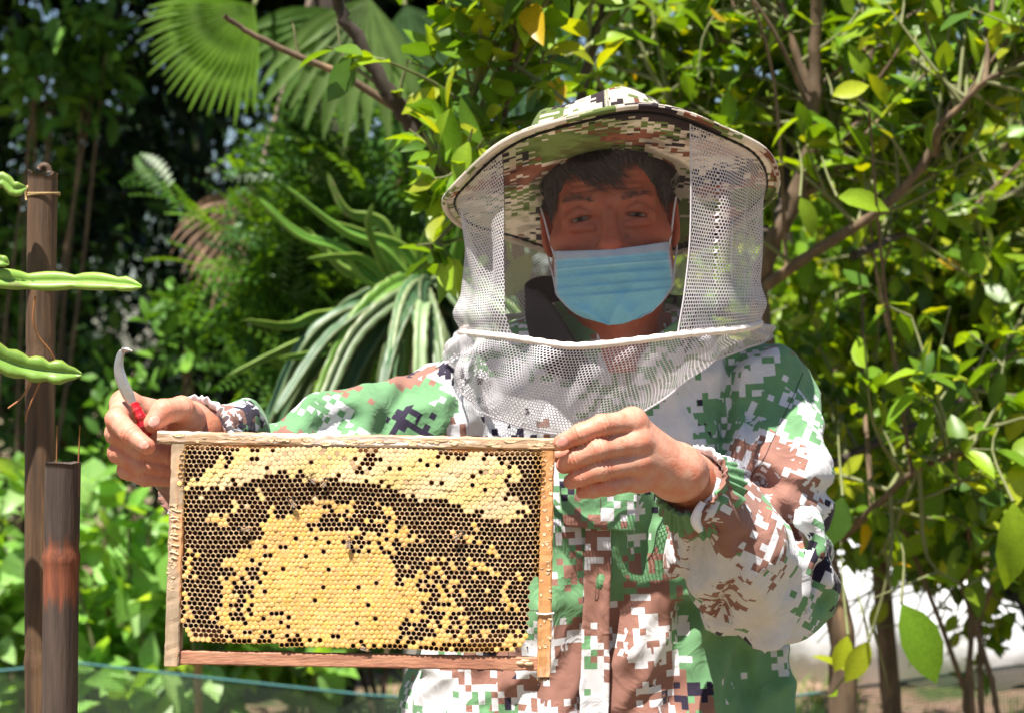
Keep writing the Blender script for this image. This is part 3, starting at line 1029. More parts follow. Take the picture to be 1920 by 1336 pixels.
rc_ = np.random.default_rng(91)
for i in range(58):
    fr_ = i / 57
    # hanging skirt, fanning from the hub to the left and right
    ex = 470 + 640 * fr_ + rc_.normal(0, 18)
    ey = 800 + 90 * math.sin(fr_ * PI) + rc_.uniform(-50, 90)
    sx = 800 + (ex - 800) * 0.25 + rc_.normal(0, 12)
    Y1 = 4.3 + rc_.uniform(-0.30, 0.22)
    Ye = 4.3 + (Y1 - 4.3) * 2.0
    a = hub + np.array([rc_.normal(0, .02), rc_.normal(0, .03), rc_.uniform(-0.04, 0.03)])
    b = P(sx, 552 + rc_.uniform(-25, 22), Y1)
    m_ = P(sx * 0.45 + ex * 0.55, 640 + rc_.uniform(-20, 30), (Y1 + Ye) / 2)
    e = P(ex, ey, Ye)
    colr = [CGd, CGp, CGd, CGd * 0.7, CGl][rc_.integers(5)] * rc_.uniform(0.7, 1.25)
    V, Q, T, col = stem([a, b, m_, e], rc_.uniform(.016, .025), 200 + i, rc_.uniform(.04, .06), base=colr, tipc=CYd)
    MB().add(V, Q, T, col).build('stem', MAT['cactus'], cac)
arch = [([(800, 560), (700, 530), (640, 470), (560, 440), (480, 368)], .028), ([(770, 545), (720, 420), (650, 395), (612, 320)], .026),
        ([(780, 545), (700, 520), (640, 500), (575, 425)], .028), ([(790, 550), (720, 470), (640, 430), (530, 345)], .022),
        ([(760, 560), (690, 490), (640, 480), (575, 485)], .022), ([(770, 570), (640, 610), (540, 650), (425, 705)], .026),
        ([(780, 575), (680, 625), (600, 660), (520, 672)], .026), ([(740, 580), (600, 590), (540, 610), (455, 600)], .024),
        ([(800, 550), (790, 480), (805, 430), (800, 370)], .020), ([(830, 555), (850, 490), (865, 430), (872, 380)], .030),
        ([(810, 560), (770, 500), (750, 460), (748, 420)], .016), ([(850, 555), (900, 500), (940, 470), (990, 450)], .026),
        ([(840, 550), (820, 500), (818, 470), (822, 440)], .018), ([(770, 560), (730, 520), (690, 430), (700, 380)], .02),
        ([(800, 555), (760, 470), (690, 440), (600, 410)], .024), ([(820, 555), (845, 520), (885, 505), (880, 440)], .02)]
for i, (q, r) in enumerate(arch):
    Y1 = 4.15 + rc_.uniform(-0.2, 0.15)
    pts = [hub] + [P(x, y, 4.3 + (Y1 - 4.3) * (j + 1) / len(q)) for j, (x, y) in enumerate(q)]
    V, Q, T, col = stem(pts, r * 0.78, 300 + i, rc_.uniform(.05, .07), base=CGl if i % 3 else CG, tipc=CY, taper=0.7)
    MB().add(V, Q, T, col).build('stem', MAT['cactus'], cac)

# ------------------------------------------------------------------ citrus trees
# the one behind the beekeeper: its dark limb leaves the hat up to the left
t = Plant('citrus_tree', 'citrus tree behind the hat with a bare dark limb slanting up to the fan palm', 'tree', (0.10, 3.35, 0), 'citrus trees', 101)
base = np.array([0.10, 3.35, 0.0])
tr = t.limb([base, P(1050, 900, 3.35), P(1010, 600, 3.32), P(930, 470, 3.30), P(832, 338, 3.25), P(765, 225, 3.22), P(728, 170, 3.20), P(660, 60, 3.18), P(630, -10, 3.16)], 0.028, 0.0085, 'trunk', 'bark_dark', 44, 10)
b1 = t.limb([P(738, 200, 3.205), P(640, 140, 3.18), P(545, 100, 3.16), P(466, 60, 3.14), P(420, 30, 3.12)], 0.0075, 0.004, 'branch', 'bark', 24)
b2 = t.limb([P(720, 165, 3.2), P(670, 130, 3.2), P(640, 95, 3.2), P(632, 20, 3.2)], 0.004, 0.002, 'branch', 'twig', 12)
b3 = t.limb([P(748, 185, 3.2), P(752, 160, 3.19), P(766, 110, 3.18)], 0.0045, 0.0015, 'thorn_shoot', 'twig', 8)
b4 = t.limb([P(560, 108, 3.165), P(552, 60, 3.16), P(548, 40, 3.16)], 0.003, 0.0015, 'branch', 'twig', 8)
b5 = t.limb([P(1000, 580, 3.32), P(960, 420, 3.25), P(930, 290, 3.15), P(950, 190, 3.10), P(960, 110, 3.05), P(985, 10, 3.0)], 0.012, 0.004, 'branch', 'bark', 24)
b6 = t.limb([P(930, 470, 3.3), P(880, 400, 3.1), P(870, 360, 3.0), P(850, 300, 2.95)], 0.007, 0.003, 'branch', 'bark', 14)
b7 = t.limb([P(930, 290, 3.15), P(900, 240, 3.1), P(880, 200, 3.08), P(905, 130, 3.05)], 0.004, 0.002, 'branch', 'twig', 12)
b8 = t.limb([P(1010, 600, 3.32), P(1080, 380, 3.35), P(1090, 180, 3.35), P(1120, 60, 3.35), P(1140, -40, 3.35)], 0.014, 0.005, 'branch', 'bark_dark', 22)
for p0, d0, ls in ((P(760, 186, 3.2), (0.7, -0.1, 0.05), 0.062), (P(742, 165, 3.2), (-0.4, -0.1, 0.1), 0.035), (P(735, 178, 3.2), (0.3, -0.5, 0.2), 0.035)):
    t.pos.append(p0); t.d.append(norm(np.array(d0))); t.up.append(norm(np.array([0.1, -0.7, 1]))); t.size.append(ls)
grow(t, [b5[8:], b7, b6], 36, 0.14, 5, 0.070, (0.25, -0.35, 0.3), 0.15, 1)
grow(t, [b5[12:], b8[8:]], 34, 0.2, 6, 0.075, (0.1, -0.1, 0.3), 0.1, 1)
# leaf spray left of the hat brim
for k_ in range(9):
    a_ = k_ * 0.7
    t.pos.append(P(822, 385 - k_ * 3, 2.98)); t.d.append(norm(np.array([math.cos(a_) * 0.9 - 0.3, -0.4, math.sin(a_) * 0.7 + 0.15]))); t.up.append(norm(np.array([0, -0.8, 0.8]))); t.size.append(0.055)
t.limb([b6[8], P(850, 400, 2.98), P(822, 380, 2.98)], 0.003, 0.002, 'branch', 'twig', 8)
t.finish('cit', TPL_C, CIT, 'leaf', 230)

# the big one on the right: forked trunks
t = Plant('citrus_tree', 'leafy citrus tree with several forked brown limbs beside the beekeeper', 'tree', (0.66, 3.75, 0), 'citrus trees', 102)
Yc = 3.7
lim = []
tr = t.limb([(0.66, 3.75, 0), P(1580, 1330, 3.74), P(1572, 1150, 3.72), P(1500, 900, 3.74), P(1425, 600, 3.72), P(1440, 480, 3.7), P(1490, 370, 3.68), P(1525, 250, 3.66), P(1530, 120, 3.65), P(1530, -40, 3.62)], 0.030, 0.010, 'trunk', 'bark', 60, 11)
lim.append(t.limb([P(1525, 250, 3.66), P(1515, 170, 3.66), P(1485, 80, 3.66), P(1455, -20, 3.66)], 0.013, 0.006, mat='bark'))
lim.append(t.limb([P(1430, 540, 3.7), P(1530, 470, 3.62), P(1640, 400, 3.56), P(1730, 310, 3.52), P(1790, 190, 3.5), P(1900, 80, 3.46), P(1980, 0, 3.44)], 0.012, 0.005, mat='bark', n=40))
lim.append(t.limb([P(1490, 370, 3.68), P(1550, 330, 3.75), P(1600, 240, 3.8), P(1630, 120, 3.82), P(1640, -40, 3.85)], 0.013, 0.006, mat='bark', n=26))
lim.append(t.limb([P(1460, 420, 3.7), P(1480, 290, 3.9), P(1510, 200, 4.0), P(1620, 130, 4.1), P(1680, 40, 4.15)], 0.012, 0.005, mat='bark_dark', n=26))
lim.append(t.limb([P(1755, 290, 3.51), P(1760, 240, 3.45), P(1800, 200, 3.42), P(1850, 150, 3.4), P(1950, 110, 3.38)], 0.008, 0.004, mat='bark', n=20))
lim.append(t.limb([P(1575, 1010, 3.73), P(1640, 950, 3.6), P(1720, 880, 3.5), P(1830, 840, 3.42)], 0.010, 0.004, mat='bark', n=20))
lim.append(t.limb([P(1500, 900, 3.74), P(1640, 830, 3.9), P(1800, 750, 4.0), P(1920, 640, 4.05)], 0.010, 0.004, mat='bark_dark', n=20))
lim.append(t.limb([P(1450, 470, 3.7), P(1380, 330, 4.0), P(1300, 200, 4.1), P(1230, 60, 4.15), P(1200, -60, 4.2)], 0.016, 0.007, mat='bark_dark', n=28))
lim.append(t.limb([P(1300, 200, 4.1), P(1310, 130, 4.05), P(1370, 60, 4.0), P(1400, -30, 4.0)], 0.009, 0.004, mat='bark', n=16))
lim.append(t.limb([P(1380, 330, 4.0), P(1290, 250, 3.95), P(1230, 150, 3.9), P(1185, 40, 3.9)], 0.007, 0.003, mat='twig', n=16))
lim.append(t.limb([P(1600, 480, 3.7), P(1690, 440, 3.9), P(1790, 400, 4.1), P(1930, 350, 4.2)], 0.009, 0.004, mat='bark_dark', n=18))
grow(t, lim, 250, 0.24, 7, 0.064, (0, 0.75, 0.35), 0.12, 2)
for k_ in range(34):
    pb = lim[t.r.integers(len(lim))]; i_ = t.r.integers(2, len(pb) - 1)
    dd_ = norm(np.array([t.r.uniform(-0.5, 0.9), t.r.uniform(-0.3, 0.5), t.r.uniform(0.5, 1.0)])); Ls = t.r.uniform(0.35, 0.85)
    t.limb([pb[i_], pb[i_] + dd_ * Ls * 0.5 + t.r.normal(0, 0.02, 3), pb[i_] + dd_ * Ls + t.r.normal(0, 0.04, 3)], t.r.uniform(.0035, .006), 0.002, 'branch', 'bark' if k_ % 3 else 'twig', 12, 6)
t.prune((1490, 1070, 1800, 1300), 0.94); t.pruned = True
# a few big leaves in front, some backlit
for (x_, y_, Y_, dx_, dz_, ls, uy) in ((1500, 370, 3.3, .35, -.8, .075, -.9), (1570, 370, 3.3, 0.9, -.1, .095, -.8), (1690, 1130, 3.3, .45, -.9, .155, -1.0), (1630, 1200, 3.35, -.5, -.9, .085, -1.0),
                                       (1590, 1190, 3.4, -.3, -.9, .07, -1.0), (1580, 930, 3.2, -.2, -.9, .085, -1), (1900, 940, 3.2, .0, -1, .15, -1), (1560, 180, 3.4, .9, .3, .07, -1)):
    t.pos.append(P(x_, y_, Y_)); t.d.append(norm(np.array([dx_, -0.05, dz_]))); t.up.append(norm(np.array([0.1, uy, 0.35]))); t.size.append(ls)
    t.twig(P(x_, y_, Y_), (0.1, 0.9, 0.3), 0.35, 0, .05, 0.003)
t.finish('cit', TPL_C, CIT, 'leaf', 300)

t = Plant('citrus_tree', 'citrus tree with pale forked trunk farther right behind the leafy one', 'tree', (0.98, 4.7, 0), 'citrus trees', 103)
Yb = 4.7
lim = []
tr = t.limb([(0.98, Yb, 0), P(1650, 1000, Yb), P(1690, 720, Yb), P(1710, 600, Yb), P(1720, 520, Yb)], 0.026, 0.017, 'trunk', 'bark', 30, 10)
lim.append(t.limb([P(1720, 530, Yb), P(1700, 430, Yb), P(1680, 330, Yb), P(1690, 200, Yb), P(1700, 0, Yb)], 0.014, 0.005, mat='bark', n=20))
lim.append(t.limb([P(1720, 530, Yb), P(1760, 450, Yb - .1), P(1850, 320, Yb - .2), P(1960, 180, Yb - .3)], 0.014, 0.005, mat='bark', n=20))
lim.append(t.limb([P(1735, 520, Yb), P(1800, 430, Yb + .1), P(1870, 370, Yb + .2), P(1990, 230, Yb + .2)], 0.012, 0.005, mat='bark_dark', n=20))
lim.append(t.limb([P(1690, 730, Yb), P(1800, 640, Yb - .1), P(1950, 560, Yb - .2)], 0.010, 0.005, mat='bark_dark', n=16))
lim.append(t.limb([P(1670, 860, Yb), P(1790, 800, Yb), P(1900, 700, Yb), P(2000, 640, Yb)], 0.010, 0.005, mat='bark_dark', n=16))
lim.append(t.limb([P(1660, 900, Yb), P(1600, 760, Yb + .2), P(1540, 640, Yb + .3), P(1520, 480, Yb + .3)], 0.010, 0.005, mat='bark', n=16))
lim.append(t.limb([P(1655, 960, Yb), P(1760, 960, Yb - .2), P(1880, 920, Yb - .3), P(2000, 900, Yb - .3)], 0.009, 0.004, mat='bark', n=16))
lim.append(t.limb([P(1655, 1040, Yb), P(1800, 1060, Yb - .1), P(1900, 1020, Yb)], 0.008, 0.004, mat='bark', n=16))
grow(t, lim, 300, 0.28, 8, 0.070, (0, 0, 0.10), 0.05, 2)
t.finish('cit', TPL_C, CIT, 'leaf', 220)

t = Plant('citrus_tree', 'citrus tree filling the back behind hat and pale forked trunk, yellow leaves among green', 'tree', (0.75, 5.8, 0), 'citrus trees', 104)
lim = []
tr = t.limb([(0.75, 5.8, 0), (0.72, 5.8, 0.9), (0.70, 5.8, 1.5)], 0.035, 0.022, 'trunk', 'bark', 18, 10)
rr_ = t.r
for k_ in range(16):
    e = np.array([rr_.uniform(0.0, 1.45), 5.8 + rr_.uniform(-0.5, 0.6), rr_.uniform(1.0, 2.9)])
    j = rr_.integers(6, 17)
    lim.append(t.limb([tr[j], (tr[j] + e) / 2 + rr_.normal(0, 0.08, 3), e], 0.014, 0.005, mat='bark_dark' if k_ % 2 else 'bark', n=14, sides=7))
grow(t, lim, 260, 0.34, 9, 0.080, (0, -0.1, 0.2), 0.15, 2)
t.finish('cit', TPL_C, CIT, 'leaf', 60)

shrub('leafy_shrub', 'dense lower shrub with pointed leaves at the right elbow', (1.12, 4.3, 0.0),
      [((1.00, 4.3, 1.05), (0.30, 0.3, 0.20), 420), ((1.45, 4.4, 0.85), (0.22, 0.3, 0.22), 220)],
      35, 'cit', TPL_N, CIT, 'leaf', 0.095, 160, 'shrubs on the right', cr=(0.08, 0.16))
shrub('leafy_shrub', 'shaded shrub filling the gap behind the white sheet', (1.6, 9.3, 0.0),
      [((1.3, 9.3, 1.0), (0.9, 0.4, 0.7), 1200), ((2.5, 9.3, 1.1), (0.7, 0.4, 0.7), 1000)],
      36, 'mid', TPL_C, MID, 'leaf_dark', 0.09, 40, 'shrubs on the right')
shrub('leafy_shrub', 'low green shrub behind the net, at the far right edge of the garden', (1.75, 5.6, 0.0),
      [((1.75, 5.6, 0.75), (0.25, 0.3, 0.32), 380), ((1.95, 5.7, 0.5), (0.35, 0.3, 0.3), 420)],
      37, 'mid', TPL_N, CIT, 'leaf', 0.09, 60, 'shrubs on the right')

# ------------------------------------------------------------------ white plastic sheet over a heap
sx = np.linspace(-1, 1, 70)
U, W = np.meshgrid(sx, np.linspace(-1, 1, 40), indexing='ij')
ed = np.clip(1.0 - np.maximum(np.abs(U) ** 3, np.abs(W) ** 3), 0, 1)
hgt = 0.47 * np.clip(ed * 2.6, 0, 1) ** 0.6 * (1 - 0.25 * U + 0.12 * np.sin(3 * U + 1)) + 0.025 * np.sin(9 * U + 4 * W) * ed + 0.02 * np.sin(15 * U - 7 * W)
G = np.stack([1.54 + 0.58 * U + 0.02 * np.sin(6 * W), 8.25 + 0.55 * W + 0.03 * np.sin(7 * U), np.maximum(hgt, -0.01) + 0.012], -1)
V, Q = thick(G, -0.004)
tag(MB().add(V, Q).build('plastic_sheet', MAT['sheet']), 'bright white plastic sheet draped over a heap behind the net', 'plastic sheet')

# ------------------------------------------------------------------ low net fence
fence = thing('net_fence', 'low dark green garden net strung on a cord behind the beekeeper', 'net fence', (0.0, 5.2, 0))
fxs = np.linspace(-2.4, 2.4, 400)


def FYf(x): return 5.2 + 0.05 * np.sin(1.3 * x)


def FZt(x):
    pyl = np.interp(960 + x / 5.2 * FPX, [-700, 0, 150, 700, 1000, 1500, 1920, 2600], [1245, 1252, 1236, 1300, 1318, 1308, 1252, 1230])
    return CAMZ - (pyl - 668) / FPX * 5.2


cordp = np.stack([fxs, FYf(fxs), FZt(fxs)], 1)
MB().add(*tube(cordp, 0.0035, 6)).build('cord', MAT['teal'], fence)
nb_ = MB()
pitch = 0.010
vx = np.arange(-2.4, 2.4, pitch)
nz = 14


def netp(x, q):
    zt = FZt(x)
    z = zt * (1 - q) + 0.0 * q
    y = FYf(x) + (0.02 * np.sin(9 * x + 3 * q) + 0.012 * np.sin(23 * x - 5 * q)) * np.clip(q * 5, 0, 1)
    return np.stack([x + 0.015 * np.sin(5 * q + x * 3) * q, y, z], -1)


qs = np.linspace(0, 1, nz)
wv = 0.0012
A = netp(np.repeat(vx, nz), np.tile(qs, len(vx)))
L_ = A - (wv, 0, 0); R2 = A + (wv, 0, 0)
N = len(A)
i0 = (np.arange(len(vx))[:, None] * nz + np.arange(nz - 1)[None]).ravel()
nb_.add(np.vstack([L_, R2]), np.stack([i0, i0 + N, i0 + 1 + N, i0 + 1], 1))
hq = np.linspace(0.012, 1, 52)
xs2 = np.linspace(-2.4, 2.4, 260)
A = netp(np.tile(xs2, len(hq)), np.repeat(hq, 260))
L_ = A - (0, 0, wv); R2 = A + (0, 0, wv)
N = len(A)
i0 = (np.arange(len(hq))[:, None] * 260 + np.arange(259)[None]).ravel()
nb_.add(np.vstack([L_, R2]), np.stack([i0, i0 + 1, i0 + 1 + N, i0 + N], 1))
nb_.build('net', MAT['net_green'], fence)
for x_ in (-2.3, -0.86, 0.45, 1.8):
    zt = float(FZt(np.array([x_]))[0])
    MB().add(*tube(np.array([(x_, 5.225, -0.02), (x_ + .004, 5.222, zt * .5), (x_, 5.22, zt + 0.05)]), 0.012, 7)).build('stake', MAT['straw'], fence)

# ------------------------------------------------------------------ grass
rg = np.random.default_rng(5)
n = 15000
gx = rg.uniform(-3.2, 3.2, n); gy = rg.uniform(5.3, 11.5, n)
pt = np.sin(2.3 * gx + 1.0) + np.sin(1.7 * gy + 2 * gx) + 0.7 * np.sin(5 * gx - 3 * gy)
kp_ = pt > -0.5
gx, gy = gx[kp_], gy[kp_]; n = len(gx)
gz = np.zeros(n)
a = rg.uniform(0, 2 * PI, n); h_ = rg.uniform(0.05, 0.14, n); wdt = rg.uniform(0.004, 0.008, n); ln = rg.normal(0, 0.05, (n, 2))
b0 = np.stack([gx - np.cos(a) * wdt, gy - np.sin(a) * wdt, gz - 0.04], 1); b1_ = np.stack([gx + np.cos(a) * wdt, gy + np.sin(a) * wdt, gz - 0.04], 1)
m0 = np.stack([gx - np.cos(a) * wdt * .7 + ln[:, 0] * .4, gy - np.sin(a) * wdt * .7 + ln[:, 1] * .4, gz + h_ * .6], 1); m1 = np.stack([gx + np.cos(a) * wdt * .7 + ln[:, 0] * .4, gy + np.sin(a) * wdt * .7 + ln[:, 1] * .4, gz + h_ * .6], 1)
tp = np.stack([gx + ln[:, 0], gy + ln[:, 1], gz + h_], 1)
V = np.stack([b0, b1_, m1, m0, tp], 1).reshape(-1, 3)
o5 = np.arange(n)[:, None] * 5
gc = pal(n, [(0.09, 0.20, 0.02), (0.13, 0.26, 0.03), (0.18, 0.24, 0.05)], (4, 4, 1.5), rg)
go = MB().add(V, o5 + np.array([[0, 1, 2, 3]]), o5 + np.array([[3, 2, 4]]), np.repeat(gc, 5, 0)).build('grass', MAT['leaf'])
go['kind'] = 'stuff'
tag(go, 'short sunlit grass growing on the soil behind the net', 'grass')

# ================================================================== PERSON
person = thing('person', 'beekeeper in pixel camouflage jacket, netted hat and blue mask holding up a honeycomb frame', 'person',
               (0.11, 2.37, 0.0))

def camo_attr(o, cc_loops, dom_faces):
    me = o.data
    a1 = me.attributes.new('cc', 'FLOAT_VECTOR', 'CORNER')
    a1.data.foreach_set('vector', np.asarray(cc_loops, np.float32).ravel())
    a2 = me.attributes.new('dom', 'FLOAT_VECTOR', 'FACE')
    a2.data.foreach_set('vector', np.asarray(dom_faces, np.float32).ravel())
    return o


def camo_flat(o, off):
    """camouflage laid flat through the mesh's own UV metres"""
    me = o.data
    n = len(me.loops)
    u = np.zeros(n * 2, np.float32); me.uv_layers['UVMap'].data.foreach_get('uv', u)
    u = u.reshape(-1, 2)
    cc_ = np.concatenate([u + off, np.full((n, 1), off)], 1)
    return camo_attr(o, cc_, np.tile((0, 0, 1), (len(me.polygons), 1)))


# ---------------------------------------------------------------- jacket (signed distance)
TC = np.array([0.108, 2.375])
JL = dict(S=np.array([-0.075, 2.37, 1.285]), E=np.array([-0.335, 2.200, 1.190]), W=np.array([-0.333, 2.018, 1.268]), lift=0.010)
JR = dict(S=np.array([0.318, 2.37, 1.300]), E=np.array([0.292, 2.215, 1.093]), W=np.array([0.189, 2.003, 1.217]), lift=-0.012)
g = Grid((-0.47, 1.96, 0.70), (0.45, 2.58, 1.44), 0.0042)
X, Y, Z = g.X, g.Y, g.Z


def ridge(x):
    s = np.sin(x * 0.5)
    return 1 - 2 * np.sqrt(s * s + 0.010)


zz = Z[0, 0]
aw = np.interp(zz, [.7, .85, 1.0, 1.15, 1.27, 1.33, 1.37, 1.44], [.250, .245, .236, .222, .205, .175, .13, .08]).astype(np.float32)
bw = np.interp(zz, [.7, .85, 1.0, 1.15, 1.27, 1.33, 1.37, 1.44], [.165, .160, .152, .142, .128, .112, .10, .08]).astype(np.float32)
cx = np.interp(zz, [.7, 1.0, 1.3], [.102, .106, .122]).astype(np.float32)
xx = (X - cx) ; yy = (Y - np.float32(TC[1]))
k = (np.abs(xx / aw) ** 2.4 + np.abs(yy / bw) ** 2.4) ** (1 / 2.4)
phi = np.arctan2(xx, -yy)
low = np.clip((1.28 - Z) / 0.35, 0, 1)
fold = 0.0075 * low * ridge(7 * phi + 3.2 * np.sin(5 * Z) + 0.8 * np.sin(13 * Z + 2 * phi)) \
    + 0.0045 * low * ridge(11 * phi - 9 * Z + 1.3 * np.sin(7 * Z)) \
    + 0.006 * np.clip((1.36 - Z) / 0.1, 0, 1) * np.clip((Z - 1.05) / 0.15, 0, 1) * ridge(26 * (X - 0.6 * Z) + 2 * np.sin(8 * Z)) * np.clip((X - 0.15) / 0.08, 0, 1) \
    + 0.005 * np.clip((Z - 1.1) / 0.1, 0, 1) * ridge(30 * (X + 0.9 * Z) + 1.0) * np.clip((0.06 - X) / 0.06, 0, 1)
Dt = (k - 1) * np.minimum(aw, bw) - fold
Dt = np.maximum(Dt, Z - np.float32(1.408))
for a, b in (((0.07, 2.365, 1.352), JL['S'] + (0.02, 0, 0.008)), ((0.17, 2.365, 1.355), JR['S'] + (-0.02, 0, 0.010))):
    Dt = smin(Dt, g.cone(a, b, 0.052, 0.058), 0.05)


def sleeve(J, r4, seed):
    S, E, W = J['S'], J['E'], J['W']
    M1 = (S + E) / 2; M2 = (E + W) / 2 + np.array([0, 0, J['lift']])
    pts = [S, M1, E, M2, W]
    D = None; best = None; ss = None; ph = None
    acc = 0.0
    L = [np.linalg.norm(pts[i + 1] - pts[i]) for i in range(4)]
    for i in range(4):
        a = pts[i].astype(np.float32); b = pts[i + 1].astype(np.float32); ba = b - a
        x = X - a[0]; y = Y - a[1]; z = Z - a[2]
        t = np.clip((x * ba[0] + y * ba[1] + z * ba[2]) / np.float32(ba @ ba), 0, 1)
        qx, qy, qz = x - t * ba[0], y - t * ba[1], z - t * ba[2]
        d = np.sqrt(qx ** 2 + qy ** 2 + qz ** 2)
        ax = norm(ba)
        u = np.array([0.0, -1.0, 0.35]); u = norm(u - ax * np.dot(u, ax)); v = np.cross(ax, u)
        p_ = np.arctan2(qx * np.float32(v[0]) + qy * np.float32(v[1]) + qz * np.float32(v[2]),
                        qx * np.float32(u[0]) + qy * np.float32(u[1]) + qz * np.float32(u[2]))
        s_ = np.float32(acc) + t * np.float32(L[i])
        r = np.float32(r4[i]) + t * np.float32(r4[i + 1] - r4[i])
        di = d - r
        if D is None:
            D, ss, ph = di, s_, p_
        else:
            m = di < D
            ss = np.where(m, s_, ss); ph = np.where(m, p_, ph)
            D = smin(D, di, 0.03)
        acc += L[i]
    sE = L[0] + L[1]; sW = acc
    f = 0.0075 * ridge(2 * ph + 30 * ss + 1.6 * np.sin(17 * ss + seed)) * np.clip((ss - 0.02) / 0.06, 0, 1) \
        + 0.0085 * ridge(2 * PI * ss / 0.062 + 1.6 * np.cos(ph + seed) + seed) * np.exp(-((ss - sE) / 0.085) ** 2) \
        + 0.0045 * ridge(3 * ph - 21 * ss + seed * 2) \
        + 0.0022 * np.cos(15 * ph) * np.exp(-(np.float32(sW) - ss) / 0.03)
    ax = norm(W - pts[3]).astype(np.float32)
    D = D - f
    pl = (X - np.float32(W[0])) * ax[0] + (Y - np.float32(W[1])) * ax[1] + (Z - np.float32(W[2])) * ax[2]
    D = np.maximum(D, pl)
    return D, ss, ph


RADL = (0.060, 0.060, 0.068, 0.066, 0.040)
RADR = (0.066, 0.074, 0.086, 0.073, 0.042)
DL, sL, pL = sleeve(JL, RADL, 0.7)
DR, sR, pR = sleeve(JR, RADR, 2.1)
D = smin(smin(Dt, DL, 0.028), DR, 0.028)
rf = np.random.default_rng(44)
for i_ in range(18):
    dv_ = norm(rf.normal(0, 1, 3) * (1, 0.6, 0.7)).astype(np.float32); fq = rf.uniform(50, 190); p1, p2 = rf.uniform(0, 6, 2)
    ax2 = norm(rf.normal(0, 1, 3)).astype(np.float32)
    msk = np.clip(np.sin((X * ax2[0] + Y * ax2[1] + Z * ax2[2]) * np.float32(rf.uniform(9, 16)) + p1) * 1.6 - 0.35, 0, 1)
    cc_ = X * dv_[0] + Y * dv_[1] + Z * dv_[2]
    D = D - np.float32(0.27 / fq) * msk * ridge(cc_ * np.float32(fq) + p2 + 1.4 * np.sin(X * 11 + Z * 17 + p1))
for (q0, q1, dep, wid_, yl) in [((1392, 640), (1372, 860), .018, .011, 2.33), ((1442, 690), (1412, 870), .012, .009, 2.3), ((1436, 900), (1492, 1015), .026, .012, 2.3),
                                ((1570, 930), (1440, 905), .012, .010, 2.3), ((1225, 980), (1105, 1336), .016, .016, 2.4), ((1290, 1150), (1265, 1336), .014, .014, 2.4),
                                ((1385, 1190), (1410, 1336), .014, .016, 2.4), ((930, 1240), (900, 1336), .010, .015, 2.4), ((868, 680), (846, 810), .013, .012, 2.4), ((1500, 1000), (1530, 1120), .012, .012, 2.3),
                                ((745, 745), (705, 815), .013, .012, 2.4), ((650, 790), (600, 812), .016, .014, 2.4), ((1300, 960), (1260, 1100), .013, .010, 2.2), ((1355, 985), (1345, 1150), .012, .010, 2.2)]:
    A0 = P(*q0, 2.2); B0 = P(*q1, 2.2)
    bx_, bz_ = np.float32(B0[0] - A0[0]), np.float32(B0[2] - A0[2])
    tt_ = np.clip(((X - np.float32(A0[0])) * bx_ + (Z - np.float32(A0[2])) * bz_) / (bx_ ** 2 + bz_ ** 2), 0, 1)
    d2 = (X - np.float32(A0[0]) - tt_ * bx_) ** 2 + (Z - np.float32(A0[2]) - tt_ * bz_) ** 2
    D = D + np.float32(dep) * np.exp(-d2 / np.float32(wid_ ** 2)) * (Y < yl)
D = np.maximum(D, np.float32(0.735) - Z + 0.008 * np.sin(9 * phi))
JV, JF = g.mesh(D)
ii = np.clip(np.round((JV - g.lo) / g.h).astype(int), 0, np.array(D.shape) - 1)
I = (ii[:, 0], ii[:, 1], ii[:, 2])
dt_, dl_, dr_ = Dt[I], DL[I], DR[I]
uv = np.stack([np.broadcast_to(phi, D.shape)[I] * 0.2, JV[:, 2]], 1)
ml = (dl_ < dt_) & (dl_ < dr_)
mr = (dr_ < dt_) & (dr_ < dl_)
uv[ml] = np.stack([pL[I][ml] * 0.07 + 3, sL[I][ml]], 1)
uv[mr] = np.stack([pR[I][mr] * 0.08 + 7, sR[I][mr]], 1)
# front surface of the jacket, for what lies on it
ins = (D < 0)
first = ins.argmax(1)
has = ins.any(1)
d1 = np.take_along_axis(D, first[:, None, :], 1)[:, 0]
d0 = np.take_along_axis(D, np.maximum(first - 1, 0)[:, None, :], 1)[:, 0]
YF = np.where(has, g.lo[1] + g.h * (first - d1 / (d1 - d0 - 1e-9)), 2.40)
# the same for the torso alone (no sleeves)
insT = (np.broadcast_to(Dt, D.shape) < 0)
fT = insT.argmax(1)
YFT = np.where(insT.any(1), g.lo[1] + g.h * fT, 2.40)


def bil(Mp, x, z):
    fx = np.clip((np.asarray(x) - g.lo[0]) / g.h, 0, Mp.shape[0] - 1.01)
    fz = np.clip((np.asarray(z) - g.lo[2]) / g.h, 0, Mp.shape[1] - 1.01)
    i = fx.astype(int); j = fz.astype(int); a = fx - i; b = fz - j
    return Mp[i, j] * (1 - a) * (1 - b) + Mp[i + 1, j] * a * (1 - b) + Mp[i, j + 1] * (1 - a) * b + Mp[i + 1, j + 1] * a * b


jacket = MB().add(JV, JF, uv=uv).build('jacket', MAT['jacket'], person)
lab = np.where(ml, 1, np.where(mr, 2, 0))
flab = np.sort(lab[JF], axis=1)[:, 1]
fn = norm(np.cross(JV[JF[:, 2]] - JV[JF[:, 0]], JV[JF[:, 3]] - JV[JF[:, 1]]))
ccl = np.zeros((len(JF), 4, 3)); domf = np.zeros((len(JF), 3))
for q_, Rq, of_ in ((0, roty(0.05), 0.0), (1, roty(-0.5) @ rotx(0.2), 2.3), (2, roty(-0.42) @ rotx(0.15), 5.15)):
    m_ = flab == q_
    ccl[m_] = JV[JF[m_]] @ Rq.T + of_
    nn = np.abs(fn[m_] @ Rq.T) * (1.0, 1.25, 1.0)
    domf[m_] = np.eye(3)[nn.argmax(1)]
camo_attr(jacket, ccl.reshape(-1, 3), domf)


del DL, DR, sL, pL, sR, pR, phi, k, Dt, insT, ins


